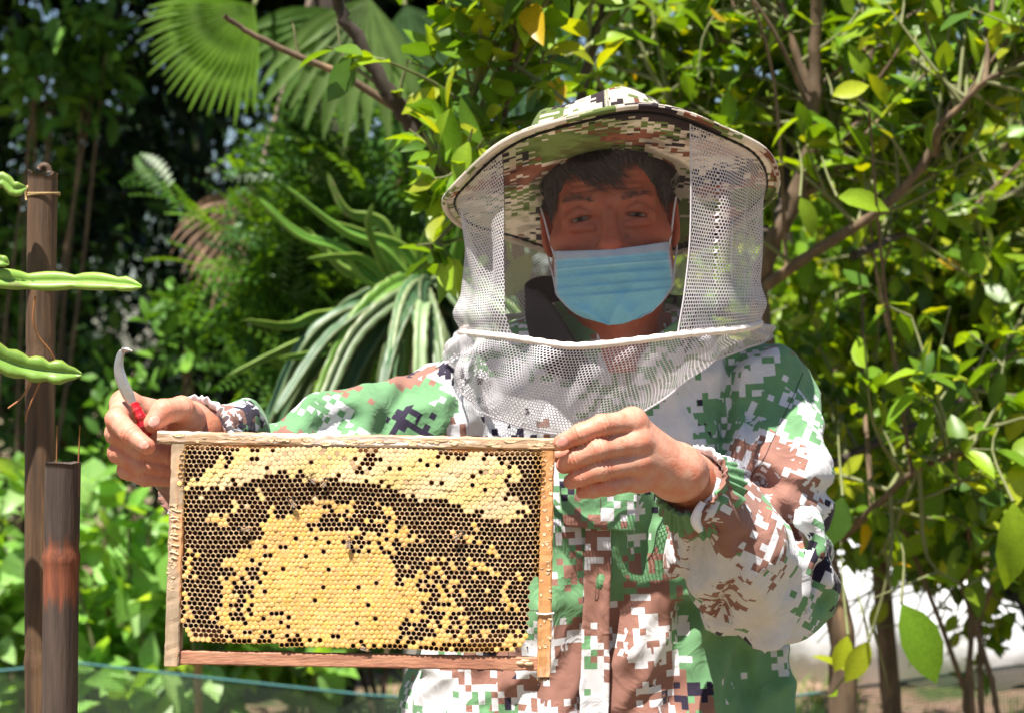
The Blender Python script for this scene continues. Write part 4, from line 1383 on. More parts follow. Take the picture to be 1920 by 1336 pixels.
def cuff(J, r0, seed, tie=False):
    ax = norm(J['W'] - J['E'])
    u = norm(np.cross(ax, (0.3, 0.1, 1))); v = np.cross(ax, u)
    n = 260; prof = [(-0.030, r0 + 0.008, 0.0022), (-0.020, r0 + 0.004, 0.0024), (-0.011, r0 - 0.001, 0.0018), (-0.004, r0 - 0.004, 0.0012),
                     (0.003, r0 - 0.004, 0.0012), (0.007, r0 - 0.002, 0.0012), (0.010, r0 - 0.001, 0.0012)]
    prof += [(0.0098, r0 - 0.0025, 0.0012), (0.006, r0 - 0.0072, 0.001), (-0.02, r0 - 0.008, 0.0)]
    th = np.linspace(0, 2 * PI, n, endpoint=False)
    wob = 29 * th + 3.0 * np.sin(2 * th + seed) + 1.6 * np.sin(5 * th) + 1.2 * np.sin(9 * th)
    G = []
    for (s, r, a) in prof:
        rad = r + a * np.cos(wob) + 0.0012 * np.sin(3 * th + seed)
        sh = s + 0.0018 * np.sin(4 * th + seed) + 0.0015 * np.sin(wob * 0.5)
        G.append(J['W'] + sh[:, None] * ax + rad[:, None] * (np.cos(th)[:, None] * u + np.sin(th)[:, None] * v))
    G = np.array(G)
    uvc = np.stack([np.tile(th * r0 + seed, len(prof)), np.repeat([q[0] for q in prof], n) + 0.3], 1)
    return camo_flat(MB().add(G.reshape(-1, 3), gridq(len(prof), n, cv=True)[:, ::-1], uv=uvc).build('cuff', MAT['jacket'], jacket), seed)


cuff(JL, 0.0400, 5.1)
cuff(JR, 0.0415, 2.3)
# white elastic loop knotted at one cuff
axr = norm(JR['W'] - JR['E'])
cdir = np.array([-0.25, -1.0, 0.1]); cdir = norm(cdir - axr * np.dot(cdir, axr))
kp = JR['W'] + cdir * 0.0435 + axr * 0.006
lp = [kp + (0.000, 0.004, 0.012), kp + (-0.005, 0.0, 0.005), kp + (-0.008, 0.0, -0.004), kp + (-0.006, 0.001, -0.011), kp + (-0.002, 0.004, -0.016)]
pth = smooth_path(lp, 14)
mbk = MB(); mbk.add(*tube(pth, np.interp(np.linspace(0, 1, 14), [0, .5, 1], [.0045, .0068, .0040]), 12, prof=0.75 + 0.25 * np.cos(4 * np.linspace(0, 2 * PI, 12, endpoint=False))[None] * np.ones((14, 1))))
o = mbk.build('elastic_knot', MAT['white_elastic'], jacket)


def patch(name, corners, off, th, nu, nv, Mp, uvo, mat=None):
    """sheet laid on the jacket front between four (px,py) corners: TL,TR,BR,BL"""
    c = [P(x, y, 2.2) for x, y in corners]
    uu, vv = np.meshgrid(np.linspace(0, 1, nu), np.linspace(0, 1, nv), indexing='ij')
    W_ = lambda k: (c[0][k] * (1 - uu) * (1 - vv) + c[1][k] * uu * (1 - vv) + c[2][k] * uu * vv + c[3][k] * (1 - uu) * vv)
    x = W_(0); z = W_(2)
    y = bil(Mp, x, z) - off
    G = np.stack([x, y, z], -1)
    V, Q = thick(G, th)
    uvp = np.stack([x.ravel(), z.ravel()], 1) + uvo
    return camo_flat(MB().add(V, Q, uv=np.vstack([uvp, uvp])).build(name, mat or MAT['jacket'], jacket), 0.7)


patch('pocket_flap', [(1050, 905), (1200, 905), (1192, 1002), (1058, 990)], 0.0075, 0.0035, 24, 16, YFT, (5.31, 2.2))
patch('pocket_flap', [(700, 905), (850, 905), (842, 1002), (708, 990)], 0.0075, 0.0035, 24, 16, YFT, (8.31, 4.2))
patch('placket', [(1106, 812), (1152, 812), (1140, 1480), (1084, 1480)], 0.0025, 0.002, 10, 90, YFT, (1.31, 6.2))
# seams (sewn ridges) on yoke and front
for pts in ([(1528, 700), (1470, 790), (1405, 900)], [(1128, 830), (1122, 1000), (1112, 1180), (1108, 1400)]):
    q = smooth_path([P(x, y, 2.25) for x, y in pts], 40)
    q[:, 1] = bil(YF, q[:, 0], q[:, 2]) - 0.0006 - (0.004 if pts[0][0] == 1128 else 0)
    MB().add(*tube(q, 0.0004, 5)).build('seam', MAT['black_cloth'] if pts[0][0] == 1528 else MAT['bark'], jacket)

# ---------------------------------------------------------------- head, neck (cm, head-local; face looks along -y)
hg = Grid((-9.6, -13.2, -18.5), (9.6, 11.0, 14.0), 0.2)
d = hg.ell((0, 1.0, 4.3), (7.35, 9.2, 8.1))
d = smin(d, hg.ell((0, -2.6, -2.5), (6.75, 6.2, 8.4)), 2.5)
d = smin(d, hg.ell((0, -4.3, -8.6), (5.0, 4.8, 3.6)), 2.5)
for s in (-1, 1):
    d = smin(d, hg.ell((s * 4.9, -5.4, -2.4), (2.2, 2.0, 1.7)), 2.0)
    d = smin(d, hg.cone((s * 1.2, -7.9, 1.75), (s * 4.6, -7.0, 1.9), 1.05, 0.85), 1.5)
    d = smin(d, hg.ell((s * 5.6, -1.5, -6.5), (1.5, 2.5, 3.5)), 2.0)
for s in (-1, 1):
    d = smax(d, -hg.ell((s * 3.2, -9.9, 0.15), (2.0, 1.95, 1.25)), 1.0)
d = smin(d, hg.cone((0, -8.45, 1.2), (0, -10.7, -3.3), 0.70, 1.15), 1.0)
d = smin(d, hg.ell((0, -10.85, -3.6), (1.30, 1.2, 1.05)), 0.8)
for s in (-1, 1):
    d = smin(d, hg.ell((s * 1.45, -9.6, -4.05), (0.95, 1.15, 0.85)), 0.7)
    d = smax(d, -hg.ell((s * 0.75, -10.1, -4.9), (0.42, 0.6, 0.5)), 0.3)
    # lids: ball over the eye, slit cut narrow, heavy upper fold, bag below
    d = smin(d, hg.ell((s * 3.35, -7.25, 0.0), (1.75, 1.38, 1.25)), 1.0)
    d = smin(d, hg.cone((s * 1.7, -8.45, 0.30), (s * 3.4, -8.6, 0.75), 0.22, 0.28), 0.7)
    d = smin(d, hg.cone((s * 3.4, -8.6, 0.75), (s * 5.3, -7.6, -0.15), 0.28, 0.25), 0.7)
    d = smin(d, hg.cone((s * 1.9, -8.5, -1.2), (s * 4.6, -8.1, -1.15), 0.36, 0.30), 0.5)
    d = smax(d, -hg.ell((s * 3.35, -9.35, -0.12), (1.72, 1.78, 0.27), roty(s * 0.16)), 0.10)
    # naso-labial crease
    d = smax(d, -hg.cone((s * 1.9, -9.3, -3.0), (s * 3.6, -8.8, -6.6), 0.32, 0.28), 0.5)
d = smax(d, -hg.cone((0.25, -9.45, 1.2), (0.3, -9.5, 2.7), 0.26, 0.2), 0.35)
d = smin(d, hg.cone((-1.9, -8.6, -6.9), (1.9, -8.6, -6.9), 0.55, 0.55), 0.9)
d = smin(d, hg.cone((-1.6, -8.55, -7.6), (1.6, -8.55, -7.6), 0.6, 0.6), 0.6)
for zf, am in ((3.2, 0.24), (4.0, 0.22), (4.8, 0.18)):
    d = d + am * np.exp(-((hg.Z - zf - 0.15 * np.cos(hg.X * 0.9)) / 0.16) ** 2) * (hg.Y < -4) * (np.abs(hg.X) < 4.2)
for s in (-1, 1):
    for kx, (z0, z1) in enumerate(((0.2, 0.9), (0.0, -0.1), (-0.3, -1.1))):
        d = smax(d, -hg.cone((s * 5.5, -7.6, z0), (s * 6.6, -6.6, z1), 0.17, 0.10), 0.22)
    e = hg.ell((s * 7.55, 0.2, -0.9), (0.75, 1.9, 3.25), rotz(s * 0.35) @ rotx(0.12))
    e = smax(e, -hg.ell((s * 8.35, -0.35, -0.5), (0.55, 1.0, 1.9), rotz(s * 0.35)), 0.35)
    d = smin(d, e, 0.6)
neck = hg.cone((0, 0.8, -6.0), (0, 1.8, -18.5), 5.3, 6.0)
d = smin(d, neck, 2.0)
d = smin(d, hg.cone((0, -3.8, -11.6), (0, -3.9, -12.6), 0.8, 0.8), 1.5)
HV, HF = hg.mesh(d)
HC = np.array([0.118, 2.303, 1.516])
HR = rotz(math.radians(-4)) @ roty(math.radians(-4.5)) @ rotx(math.radians(2))


def H(v):
    return HC + (np.asarray(v, float) * 0.01) @ HR.T


# front and side height maps of the head
insH = d < 0
fy = insH.argmax(1); hasF = insH.any(1)
HFm = np.where(hasF, hg.lo[1] + hg.h * fy, 0.0)
fxl = insH.argmax(0); hasS = insH.any(0)
HSl = np.where(hasS, hg.lo[0] + hg.h * fxl, 0.0)
fxr = insH[::-1].argmax(0)
HSr = np.where(hasS, hg.lo[0] + hg.h * (insH.shape[0] - 1 - fxr), 0.0)


def hmap(Mp, a, b, la, lb):
    i = np.clip((np.asarray(a) - la) / hg.h, 0, Mp.shape[0] - 1.01)
    j = np.clip((np.asarray(b) - lb) / hg.h, 0, Mp.shape[1] - 1.01)
    i0 = i.astype(int); j0 = j.astype(int); u = i - i0; v = j - j0
    return Mp[i0, j0] * (1 - u) * (1 - v) + Mp[i0 + 1, j0] * u * (1 - v) + Mp[i0, j0 + 1] * (1 - u) * v + Mp[i0 + 1, j0 + 1] * u * v


SK = np.array([0.40, 0.165, 0.095])
hc = np.tile(SK * np.array([0.98, 0.74, 0.66]), (len(HV), 1))
hx, hy, hz = HV.T


def tint(cen, rad, mul, cols=hc, pts=HV):
    w = np.exp(-(((pts - np.asarray(cen)) / np.asarray(rad)) ** 2).sum(1))[:, None]
    cols *= 1 + (np.asarray(mul) - 1) * w


tint((0, -11, -3.8), (1.8, 2, 1.6), (1.12, 0.86, 0.86))
for s in (-1, 1):
    tint((s * 4.5, -8, -2.6), (2.2, 2.5, 1.6), (1.08, 0.9, 0.9))
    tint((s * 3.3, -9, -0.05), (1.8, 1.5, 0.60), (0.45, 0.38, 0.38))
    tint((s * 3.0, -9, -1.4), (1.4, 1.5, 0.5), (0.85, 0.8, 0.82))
    tint((s * 7.8, 0, -1), (1.2, 2.5, 3.5), (1.1, 0.85, 0.8))
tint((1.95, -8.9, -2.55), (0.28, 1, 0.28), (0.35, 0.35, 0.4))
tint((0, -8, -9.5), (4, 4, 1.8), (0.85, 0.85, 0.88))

# ---------------------------------------------------------------- hands
NAILS = []


def build_hand(lo, hi, palm_caps, fingers, nails, h=0.00135, seed=0):
    G_ = Grid(lo, hi, h)
    palm = None
    for a, b, ra, rb in palm_caps:
        c_ = G_.cone(a, b, ra, rb)
        palm = c_ if palm is None else smin(palm, c_, 0.011)
    Dh = palm
    for pts, rad in fingers:
        f = None
        for i in range(len(pts) - 1):
            c_ = G_.cone(pts[i], pts[i + 1], rad[i], rad[i + 1])
            f = c_ if f is None else smin(f, c_, 0.0035)
        Dh = np.minimum(Dh, smin(palm, f, 0.009))
        # creases over the finger joints
        for i in range(1, len(pts) - 1):
            tdir = norm(pts[i + 1] - pts[i - 1]).astype(np.float32)
            q = pts[i]
            s_ = (G_.X - np.float32(q[0])) * tdir[0] + (G_.Y - np.float32(q[1])) * tdir[1] + (G_.Z - np.float32(q[2])) * tdir[2]
            near = np.clip(1 - (np.abs(f)) / 0.004, 0, 1) * np.exp(-(s_ / 0.006) ** 2)
            Dh = Dh + near * 0.00075 * np.cos(s_ * 2 * PI / 0.0042)
    nl = []
    for c_, axd, nrm, hl, hw in nails:
        axd = norm(axd); nrm = norm(nrm - axd * np.dot(nrm, axd)); sd = np.cross(nrm, axd)
        R_ = np.stack([axd, sd, nrm], 1)
        e = G_.ell(c_, (hl, hw, 0.0026), R_)
        Dh = np.minimum(Dh, smin(Dh, e, 0.0008))
        nl.append((c_, R_, hl, hw))
    V, F = G_.mesh(Dh)
    col = np.tile((0.57, 0.305, 0.215), (len(V), 1))
    r_ = np.random.default_rng(seed)
    for pts, rad in fingers:
        for i, p in enumerate(pts[:-1]):
            tint(p, np.full(3, 0.011), (0.98, 0.74, 0.68), col, V)
        tint(pts[-1], np.full(3, 0.012), (1.02, 0.80, 0.78), col, V)
    for c_, R_, hl, hw in nl:
        q = (V - c_) @ R_
        e = (q[:, 0] / hl) ** 2 + (q[:, 1] / hw) ** 2
        m = (e < 0.92) & (q[:, 2] > 0.0007)
        col[m] = (0.52, 0.265, 0.215)
        tip = m & (q[:, 0] > hl * 0.62)
        col[tip] = (0.58, 0.42, 0.34)
        rim = (e >= 0.92) & (e < 1.25) & (q[:, 2] > -0.001)
        col[rim] *= (0.80, 0.68, 0.66)
    return V, F, col


# his right hand (picture left) round the frame's lug, knife between thumb and forefinger
w = P(352, 803, 2.028)
mi, mm, mr_, mp_ = P(234, 757, 1.975), P(233, 792, 1.985), P(240, 826, 1.990), P(252, 858, 1.992)
palmL = [(w, mi, .023, .0125), (w, mm, .025, .013), (w, mr_, .025, .0125), (w, mp_, .022, .011),
         (w, JL['W'] + (JL['E'] - JL['W']) * 0.30, .026, .027), (w, P(350, 785, 1.99), .022, .017), (mi, mp_, .0115, .0105)]
fl = [([mi, P(219, 786, 1.936), P(244, 813, 1.916), P(276, 836, 1.9065)], [.0125, .0112, .0100, .0082]),
      ([mm, P(217, 812, 1.944), P(262, 845, 1.948), P(318, 855, 1.958), P(349, 850, 1.956)], [.0125, .0108, .0100, .0092, .0075]),
      ([mr_, P(222, 848, 1.950), P(262, 873, 1.950), P(322, 880, 1.962)], [.0122, .0106, .0100, .0082]),
      ([mp_, P(238, 880, 1.958), P(272, 894, 1.955), P(318, 898, 1.964)], [.0112, .0096, .0090, .0075]),
      ([P(352, 788, 1.995), P(340, 766, 1.966), P(306, 771, 1.944), P(286, 793, 1.936)], [.0165, .0130, .0125, .0098])]
nl = [(P(292, 791, 1.936) + np.array([0, -0.0092, 0.001]), P(284, 800, 1.934) - P(304, 774, 1.942), np.array([0.15, -1, 0.25]), .0074, .0064),
      (P(275, 835, 1.9065) + np.array([-0.001, -0.0072, 0.001]), P(279, 839, 1.9065) - P(248, 816, 1.914), np.array([-0.25, -1, 0.35]), .0062, .0054)]
LV, LF, LCc = build_hand((-0.425, 1.885, 1.20), (-0.295, 2.10, 1.325), palmL, fl, nl, seed=1)

# his left hand (picture right) pinching the other lug
w = P(1268, 884, 1.972)
mi, mm, mr_, mp_ = P(1186, 790, 1.930), P(1196, 828, 1.926), P(1200, 866, 1.930), P(1200, 898, 1.940)
palmR = [(w, mi, .024, .0120), (w, mm, .026, .0125), (w, mr_, .026, .0120), (w, mp_, .023, .0108),
         (w, P(1310, 900, 2.03), .0265, .028), (w, P(1195, 850, 1.965), .018, .015), (mi, mp_, .0110, .0105)]
fr = [([mi, P(1128, 797, 1.902), P(1090, 812, 1.901), P(1053, 829, 1.9065)], [.0125, .0110, .0103, .0086]),
      ([mm, P(1122, 842, 1.899), P(1083, 858, 1.906), P(1058, 872, 1.922)], [.0125, .0112, .0102, .0084]),
      ([mr_, P(1128, 880, 1.903), P(1092, 892, 1.910), P(1071, 902, 1.925)], [.0120, .0106, .0098, .0080]),
      ([mp_, P(1142, 911, 1.914), P(1112, 916, 1.917), P(1093, 921, 1.928)], [.0106, .0094, .0086, .0072]),
      ([P(1222, 856, 1.985), P(1140, 842, 1.985), P(1090, 846, 1.975), P(1048, 852, 1.962)], [.0150, .0120, .0110, .0085])]
nl = [(P(1054, 829, 1.9065) + np.array([0.0, -0.0076, 0.0006]), P(1046, 833, 1.9075) - P(1090, 812, 1.901), np.array([-0.12, -1, 0.15]), .0072, .0062)]
RV, RF, RCc = build_hand((0.025, 1.875, 1.19), (0.215, 2.075, 1.315), palmR, fr, nl, seed=2)

# ---------------------------------------------------------------- rest of the body inside the clothes
bgd = Grid((-0.40, 1.95, 0.02), (0.40, 2.56, 1.42), 0.011)
b_ = bgd.cone((0.115, 2.375, 0.98), (0.12, 2.37, 1.25), 0.095, 0.095)
b_ = smin(b_, bgd.cone((0.02, 2.375, 1.24), (0.21, 2.38, 1.245), 0.060, 0.060), 0.05)
b_ = smin(b_, bgd.cone((0.12, 2.345, 1.28), (0.12, 2.325, 1.40), 0.06, 0.054), 0.03)
for J, fw in ((JL, P(352, 803, 2.028)), (JR, P(1268, 884, 1.972))):
    b_ = smin(b_, bgd.cone(J['S'] + (0.0, 0, -0.01), J['E'], 0.034, 0.028), 0.03)
    b_ = smin(b_, bgd.cone(J['E'], J['W'], 0.028, 0.026), 0.02)
    b_ = smin(b_, bgd.cone(J['W'], fw, 0.0275, 0.020), 0.01)
for sx in (0.02, 0.20):
    b_ = smin(b_, bgd.cone((sx, 2.38, 0.95), (sx, 2.37, 0.50), 0.085, 0.055), 0.04)
    b_ = smin(b_, bgd.cone((sx, 2.37, 0.50), (sx, 2.39, 0.09), 0.055, 0.036), 0.02)
    b_ = smin(b_, bgd.cone((sx, 2.40, 0.065), (sx, 2.24, 0.045), 0.035, 0.03), 0.02)
BV, BF = bgd.mesh(b_)
mb = MB()
mb.add(H(HV), HF, col=hc)
mb.add(LV, LF, col=LCc)
mb.add(RV, RF, col=RCc)
mb.add(BV, BF, col=SK)
body = mb.build('body', MAT['skin'], person)

# eyes
for s in (-1, 1):
    V, Q, T = ellipsoid((0, 0, 0), (1.22, 1.22, 1.22), 28, 20, rotx(PI / 2))
    look = np.array([-0.03, -1, -0.05]); look = look / np.linalg.norm(look)
    cosang = (V @ look) / 1.22
    col = np.tile((0.26, 0.20, 0.17), (len(V), 1))
    col[cosang > 0.87] = (0.020, 0.011, 0.007)
    col[cosang > 0.975] = (0.002, 0.002, 0.002)
    MB().add(H(V + (s * 3.35, -7.12, -0.05)), Q, T, col=col).build('eye', MAT['eye'], body)


# hair: skull cap plus strands
zl = np.interp(hg.Y[0, :, 0], [-10, -6.9, -6.0, -5.2, -2.0, 3, 9], [7.0, 6.4, 4.2, 1.6, 0.3, -3, -5.5]).astype(np.float32)[None, :, None]
capd = np.maximum(hg.ell((0, 1.1, 4.3), (7.75, 9.4, 8.35)), zl - hg.Z)
for s in (-1, 1):
    capd = np.maximum(capd, -hg.ell((s * 8.2, 0.2, -1.2), (1.6, 2.2, 2.6)))
CV, CF = hg.mesh(capd)
hm = MB()
hm.add(H(CV), CF, col=(1, 1, 1))
rh = np.random.default_rng(3)


def strand(pts, wd, colr):
    p = smooth_path(pts, 6)
    V, Q, T = tube(p, wd * np.array([0.8, 1, 1, .85, .6, .15]), 3, cap=False)
    hm.add(H(V), Q, col=np.full(3, colr))


for i in range(950):
    x0 = rh.uniform(-6.6, 6.4); z0 = rh.uniform(6.0, 8.6)
    if x0 < 1.2:
        ln = rh.uniform(0.5, 1.0) * (3.9 if -4 < x0 < 0.2 else 2.6)
        dx = rh.uniform(0.55, 1.15) * ln * 0.95
    else:
        ln = rh.uniform(0.2, 1.0) * 1.5
        dx = rh.uniform(-0.2, 0.5) * ln
    pts = []
    lift = rh.uniform(0.12, 0.55)
    for t in (0, .33, .66, 1.0):
        x = x0 + dx * t ** 1.2; z = z0 - ln * (t ** 0.9)
        y = float(hmap(HFm, x, z, hg.lo[0], hg.lo[2]))
        pts.append((x, y - lift * (1 - 0.35 * t) - 0.08, z))
    strand(pts, 0.038, rh.uniform(0.5, 2.0) if rh.uniform() < 0.8 else rh.uniform(3, 9))
for s, Mp in ((-1, HSl), (1, HSr)):
    for i in range(520):
        y0 = rh.uniform(-5.6, 2.2); z0 = rh.uniform(2.5, 7.5)
        ln = rh.uniform(1.6, 3.6)
        zend = max(z0 - ln, -0.6 if y0 < -2 else 1.0)
        pts = []
        for t in (0, .33, .66, 1.0):
            z = z0 + (zend - z0) * t; y = y0 + 0.5 * t
            x = float(hmap(Mp, y, z, hg.lo[1], hg.lo[2]))
            pts.append((x + s * (0.28 + 0.25 * rh.uniform() * (1 - 0.4 * t)), y, z))
        strand(pts, 0.038, rh.uniform(0.5, 2.0) if rh.uniform() < 0.8 else rh.uniform(3, 8))
ho = hm.build('hair', MAT['hair'], body)
for s in (-1, 1):
    hm = MB()
    for i in range(110):
        t = rh.uniform(0, 1)
        x = s * (1.5 + 3.6 * t); z = 1.95 + 0.45 * math.sin(t * 2.6) + rh.normal(0, 0.26) * (1.1 - 0.5 * t)
        pts = []
        for q in (0, .5, 1.0):
            xx_ = x + s * 0.62 * q; z_ = z + 0.16 * q * (1 - 1.6 * t)
            pts.append((xx_, float(hmap(HFm, xx_, z_, hg.lo[0], hg.lo[2])) - 0.13, z_))
        strand(pts, 0.020, rh.uniform(0.8, 2.6))
    hm.build('eyebrow', MAT['hair'], body)

# ---------------------------------------------------------------- surgical mask
nu, nv = 61, 49
A_, T_ = np.meshgrid(np.linspace(-1, 1, nu), np.linspace(0, 1, nv), indexing='ij')
hw = np.interp(np.linspace(0, 1, nv), [0, .1, .35, .50, .58, .66, .75, .84, .91, .96, .985, 1.0], [6.75, 6.8, 6.95, 7.05, 6.85, 6.4, 5.9, 5.3, 4.7, 4.1, 3.6, 3.0])[None, :]
x = A_ * hw
zm = -3.95 - 8.7 * T_ + 0.45 * np.abs(A_) ** 1.5 * (T_ < 0.2) * (1 - T_ * 5) + 0.9 * np.abs(A_) ** 2 * np.clip((T_ - .5) * 2, 0, 1)
fc = np.interp(np.linspace(0, 1, nv), [0, .12, .35, .6, .85, 1], [11.95, 12.35, 12.0, 11.4, 10.5, 9.4])[None, :]
y = -(fc - 0.112 * np.abs(x) ** 1.98)
pl = 0
for tp in (0.17, 0.30, 0.44, 0.58):
    s_ = (T_ - tp) / 0.11
    pl = pl + 0.42 * np.where((s_ > 0) & (s_ < 1), 1 - s_, 0) * (0.55 + 0.45 * np.cos(A_ * 1.4))
y = y - pl
y = y - 0.26 * np.sin(6 * A_ + 8 * T_) * np.clip(T_ * 2, 0, 1) - 0.46 * np.clip(T_ * 1.6 - .2, 0, 1) * ridge(7 * A_ - 10 * T_ + 0.6) - 0.10 * np.sin(15 * A_ - 13 * T_ + 2)
y = y - 0.22 * np.clip(T_ * 2 - .3, 0, 1) * ridge(9 * A_ + 16 * T_ + 1.5 * np.sin(4 * A_)) - 0.14 * np.cos(22 * T_ + 8 * np.abs(A_)) * np.clip((np.abs(A_) - 0.55) * 2.5, 0, 1)
G = H(np.stack([x, y, zm], -1).reshape(-1, 3)).reshape(nu, nv, 3)
V, Q = thick(G, 0.0012)
mc = np.tile((0.26, 0.66, 0.84), (nu * nv, 1))
edge = (T_.ravel() < 0.085) | (np.abs(A_.ravel()) > 0.965)
mc[edge] = (0.55, 0.62, 0.72)
for tl in (0.105, 0.175, 0.20):
    mc[np.abs(T_.ravel() - tl) < 0.011] *= (1.5, 1.15, 1.05)
fm = MB().add(V, Q, col=np.vstack([mc, mc])).build('face_mask', MAT['mask'], person)
for s in (-1, 1):
    top = [(s * 6.7, -6.85, -4.2), (s * 7.2, -5.0, -2.2), (s * 7.75, -2.8, 0.4), (s * 8.15, -0.8, 1.9), (s * 8.0, 1.2, 1.2)]
    bot = [(s * 6.85, -6.2, -8.6), (s * 7.2, -4.0, -6.4), (s * 7.6, -1.0, -4.9), (s * 7.9, 1.6, -3.2), (s * 8.0, 1.9, -0.5)]
    m2 = MB()
    for q in (top, bot):
        m2.add(H(tube(smooth_path(q, 24), 0.12, 6)[0]), *tube(smooth_path(q, 24), 0.12, 6)[1:])
    m2.build('ear_loop', MAT['white_elastic'], fm)

# ---------------------------------------------------------------- collar: dark inner collar, camouflage outer collar
def collar(name, mat, th0, th1, r0, z0, z1, lean, uvo, cut):
    n1, n2 = 40, 10
    th = np.radians(np.linspace(th0, th1, n1))[:, None]; t = np.linspace(0, 1, n2)[None]
    r = r0 - 0.012 * t + lean * t * t
    z = z0 + (z1 - z0) * t + 0.012 * np.cos(th) * -1 + 0.004 * np.sin(5 * th) * t
    z = z - 0.02 * np.clip(np.cos(th), 0, 1) ** 3 * 1.0
    z = z - cut * np.exp(-(np.degrees(np.abs(th)) - 14) / 22) * t
    r = r + 0.004 * np.sin(4 * th + 3 * t) * t
    G = np.stack([0.122 + r * np.sin(th), 2.335 - 0.95 * r * np.cos(th), z + 0 * r], -1)
    V, Q = thick(G, 0.003)
    u = np.stack([(th * 0.09 + 0 * t).ravel(), (z + 0 * t).ravel()], 1) + uvo
    return camo_flat(MB().add(V, Q, uv=np.vstack([u, u])).build(name, mat, jacket), 1.9)


collar('inner_collar', MAT['black_cloth'], -165, -16, 0.104, 1.345, 1.440, 0.010, 0, 0.075)
collar('collar', MAT['jacket'], 14, 165, 0.100, 1.345, 1.424, 0.016, 4.4, 0.055)
# trousers, shoes (below the picture)
tm = MB()
for sx in (0.02, 0.20):
    tm.add(*tube(smooth_path([(sx, 2.38, 0.95), (sx, 2.37, 0.5), (sx, 2.39, 0.10)], 14), np.linspace(0.115, 0.075, 14), 20))
tm.build('trousers', MAT['trousers'], person)
for sx in (0.02, 0.20):
    sg = Grid((sx - .07, 2.10, -0.012), (sx + .07, 2.50, 0.14), 0.006)
    q = smin(sg.cone((sx, 2.41, .055), (sx, 2.24, .038), .052, .045), sg.cone((sx, 2.41, .07), (sx, 2.41, .11), .05, .047), .03)
    q = np.maximum(q, 0.0 - sg.Z)
    V, F = sg.mesh(q)
    V[:, 2] = np.maximum(V[:, 2], 0.0)
    MB().add(V, F).build('shoe', MAT['shoe'], person)

# ---------------------------------------------------------------- hat and veil
hatC = np.array([0.1185, 2.30, 1.5465])
hatR = roty(math.radians(-2.8)) @ rotx(math.radians(-20))


def HT(v):
    return hatC + np.asarray(v, float) @ hatR.T


def brim_h(r, th):
    return 0.016 * (1 - (r - 0.09) / 0.11) + (r / 0.2) ** 2 * (0.0080 * np.sin(2 * th + 0.6) + 0.0065 * np.sin(3 * th + 2) + 0.003 * np.sin(7 * th))


nr, nt_ = 22, 160
rr = np.linspace(0.083, 0.199, nr)[:, None]; th = np.linspace(0, 2 * PI, nt_, endpoint=False)[None]
hh = brim_h(rr, th)
top = np.stack([rr * np.sin(th), -rr * np.cos(th), hh + 0.0012], -1).reshape(-1, 3)
bot = np.stack([rr * np.sin(th), -rr * np.cos(th), hh - 0.0012], -1).reshape(-1, 3)
q = gridq(nr, nt_, cv=True)
uvb = np.stack([(rr * np.sin(th)).ravel(), (-rr * np.cos(th)).ravel()], 1)
mbh = MB().add(HT(top), q[:, ::-1], uv=uvb + 0.31).add(HT(bot), q, uv=uvb + 1.07)
# the hat's main mesh is its crown; brim, binding, nets and cord hang from it
prof = np.array([(0.092, 0.016), (0.0985, 0.020), (0.099, 0.046), (0.097, 0.068), (0.093, 0.082), (0.087, 0.091), (0.070, 0.097), (0.035, 0.097), (0.004, 0.096)])
prof = np.array([np.interp(np.linspace(0, 8, 25), range(9), prof[:, k_]) for k_ in (0, 1)]).T
thc = np.linspace(0, 2 * PI, 120, endpoint=False)
rc = prof[:, 0][:, None] * (1 + 0.025 * np.sin(5 * thc + 1)[None] + 0.015 * np.sin(11 * thc)[None] * (prof[:, 1][:, None] > 0.05))
hcz = prof[:, 1][:, None] + 0.006 * np.sin(4 * thc + 0.5)[None] * np.clip((prof[:, 1][:, None] - 0.05) / 0.05, 0, 1) \
    + 0.006 * np.sin(38 * rc * np.sin(thc)[None] + 2) * np.clip((prof[:, 1][:, None] - 0.09) / 0.015, 0, 1)
V = np.stack([rc * np.sin(thc)[None], -rc * np.cos(thc)[None], hcz], -1).reshape(-1, 3)
uvc = np.stack([np.tile(thc * 0.1, 25), np.repeat(np.linspace(0, 0.16, 25), 120)], 1)
hatm = MB().add(HT(V), gridq(25, 120, cv=True)[:, ::-1], uv=uvc + 2.2)
hat = hatm.build('hat', MAT['hat'], person)
mbh.build('brim', MAT['hat'], hat)
# sweat band inside the opening
bandr = 0.0845
bv = []
for z_ in (0.012, 0.03, 0.05):
    bv.append(np.stack([bandr * np.sin(thc), -bandr * np.cos(thc), np.full(120, z_)], -1))
MB().add(HT(np.array(bv).reshape(-1, 3)), gridq(3, 120, cv=True), uv=np.stack([np.tile(thc * 0.085, 3), np.repeat([0.5, 0.52, 0.54], 120)], 1)).build('sweat_band', MAT['hat'], hat)
thb = np.linspace(0, 2 * PI, 161)
ring = np.stack([0.2 * np.sin(thb), -0.2 * np.cos(thb), brim_h(0.2, thb)], -1)
V, Q, T = tube(HT(ring), 0.0040, 8, cap=False)
uvr = np.stack([np.repeat(thb * 0.2, 8), np.tile(np.linspace(0, 0.026, 8), 161)], 1)
MB().add(V, Q, uv=uvr + 3.3).build('brim_binding', MAT['hat'], hat)
ring = np.stack([0.1875 * np.sin(thb), -0.1875 * np.cos(thb), brim_h(0.1875, thb) - 0.0025], -1)
V, Q, T = tube(HT(ring), 0.0014, 6, cap=False, prof=1 + 0.5 * (np.arange(161) % 2)[:, None] * np.ones((1, 6)))
MB().add(V, Q).build('brim_seam', MAT['black_cloth'], hat)


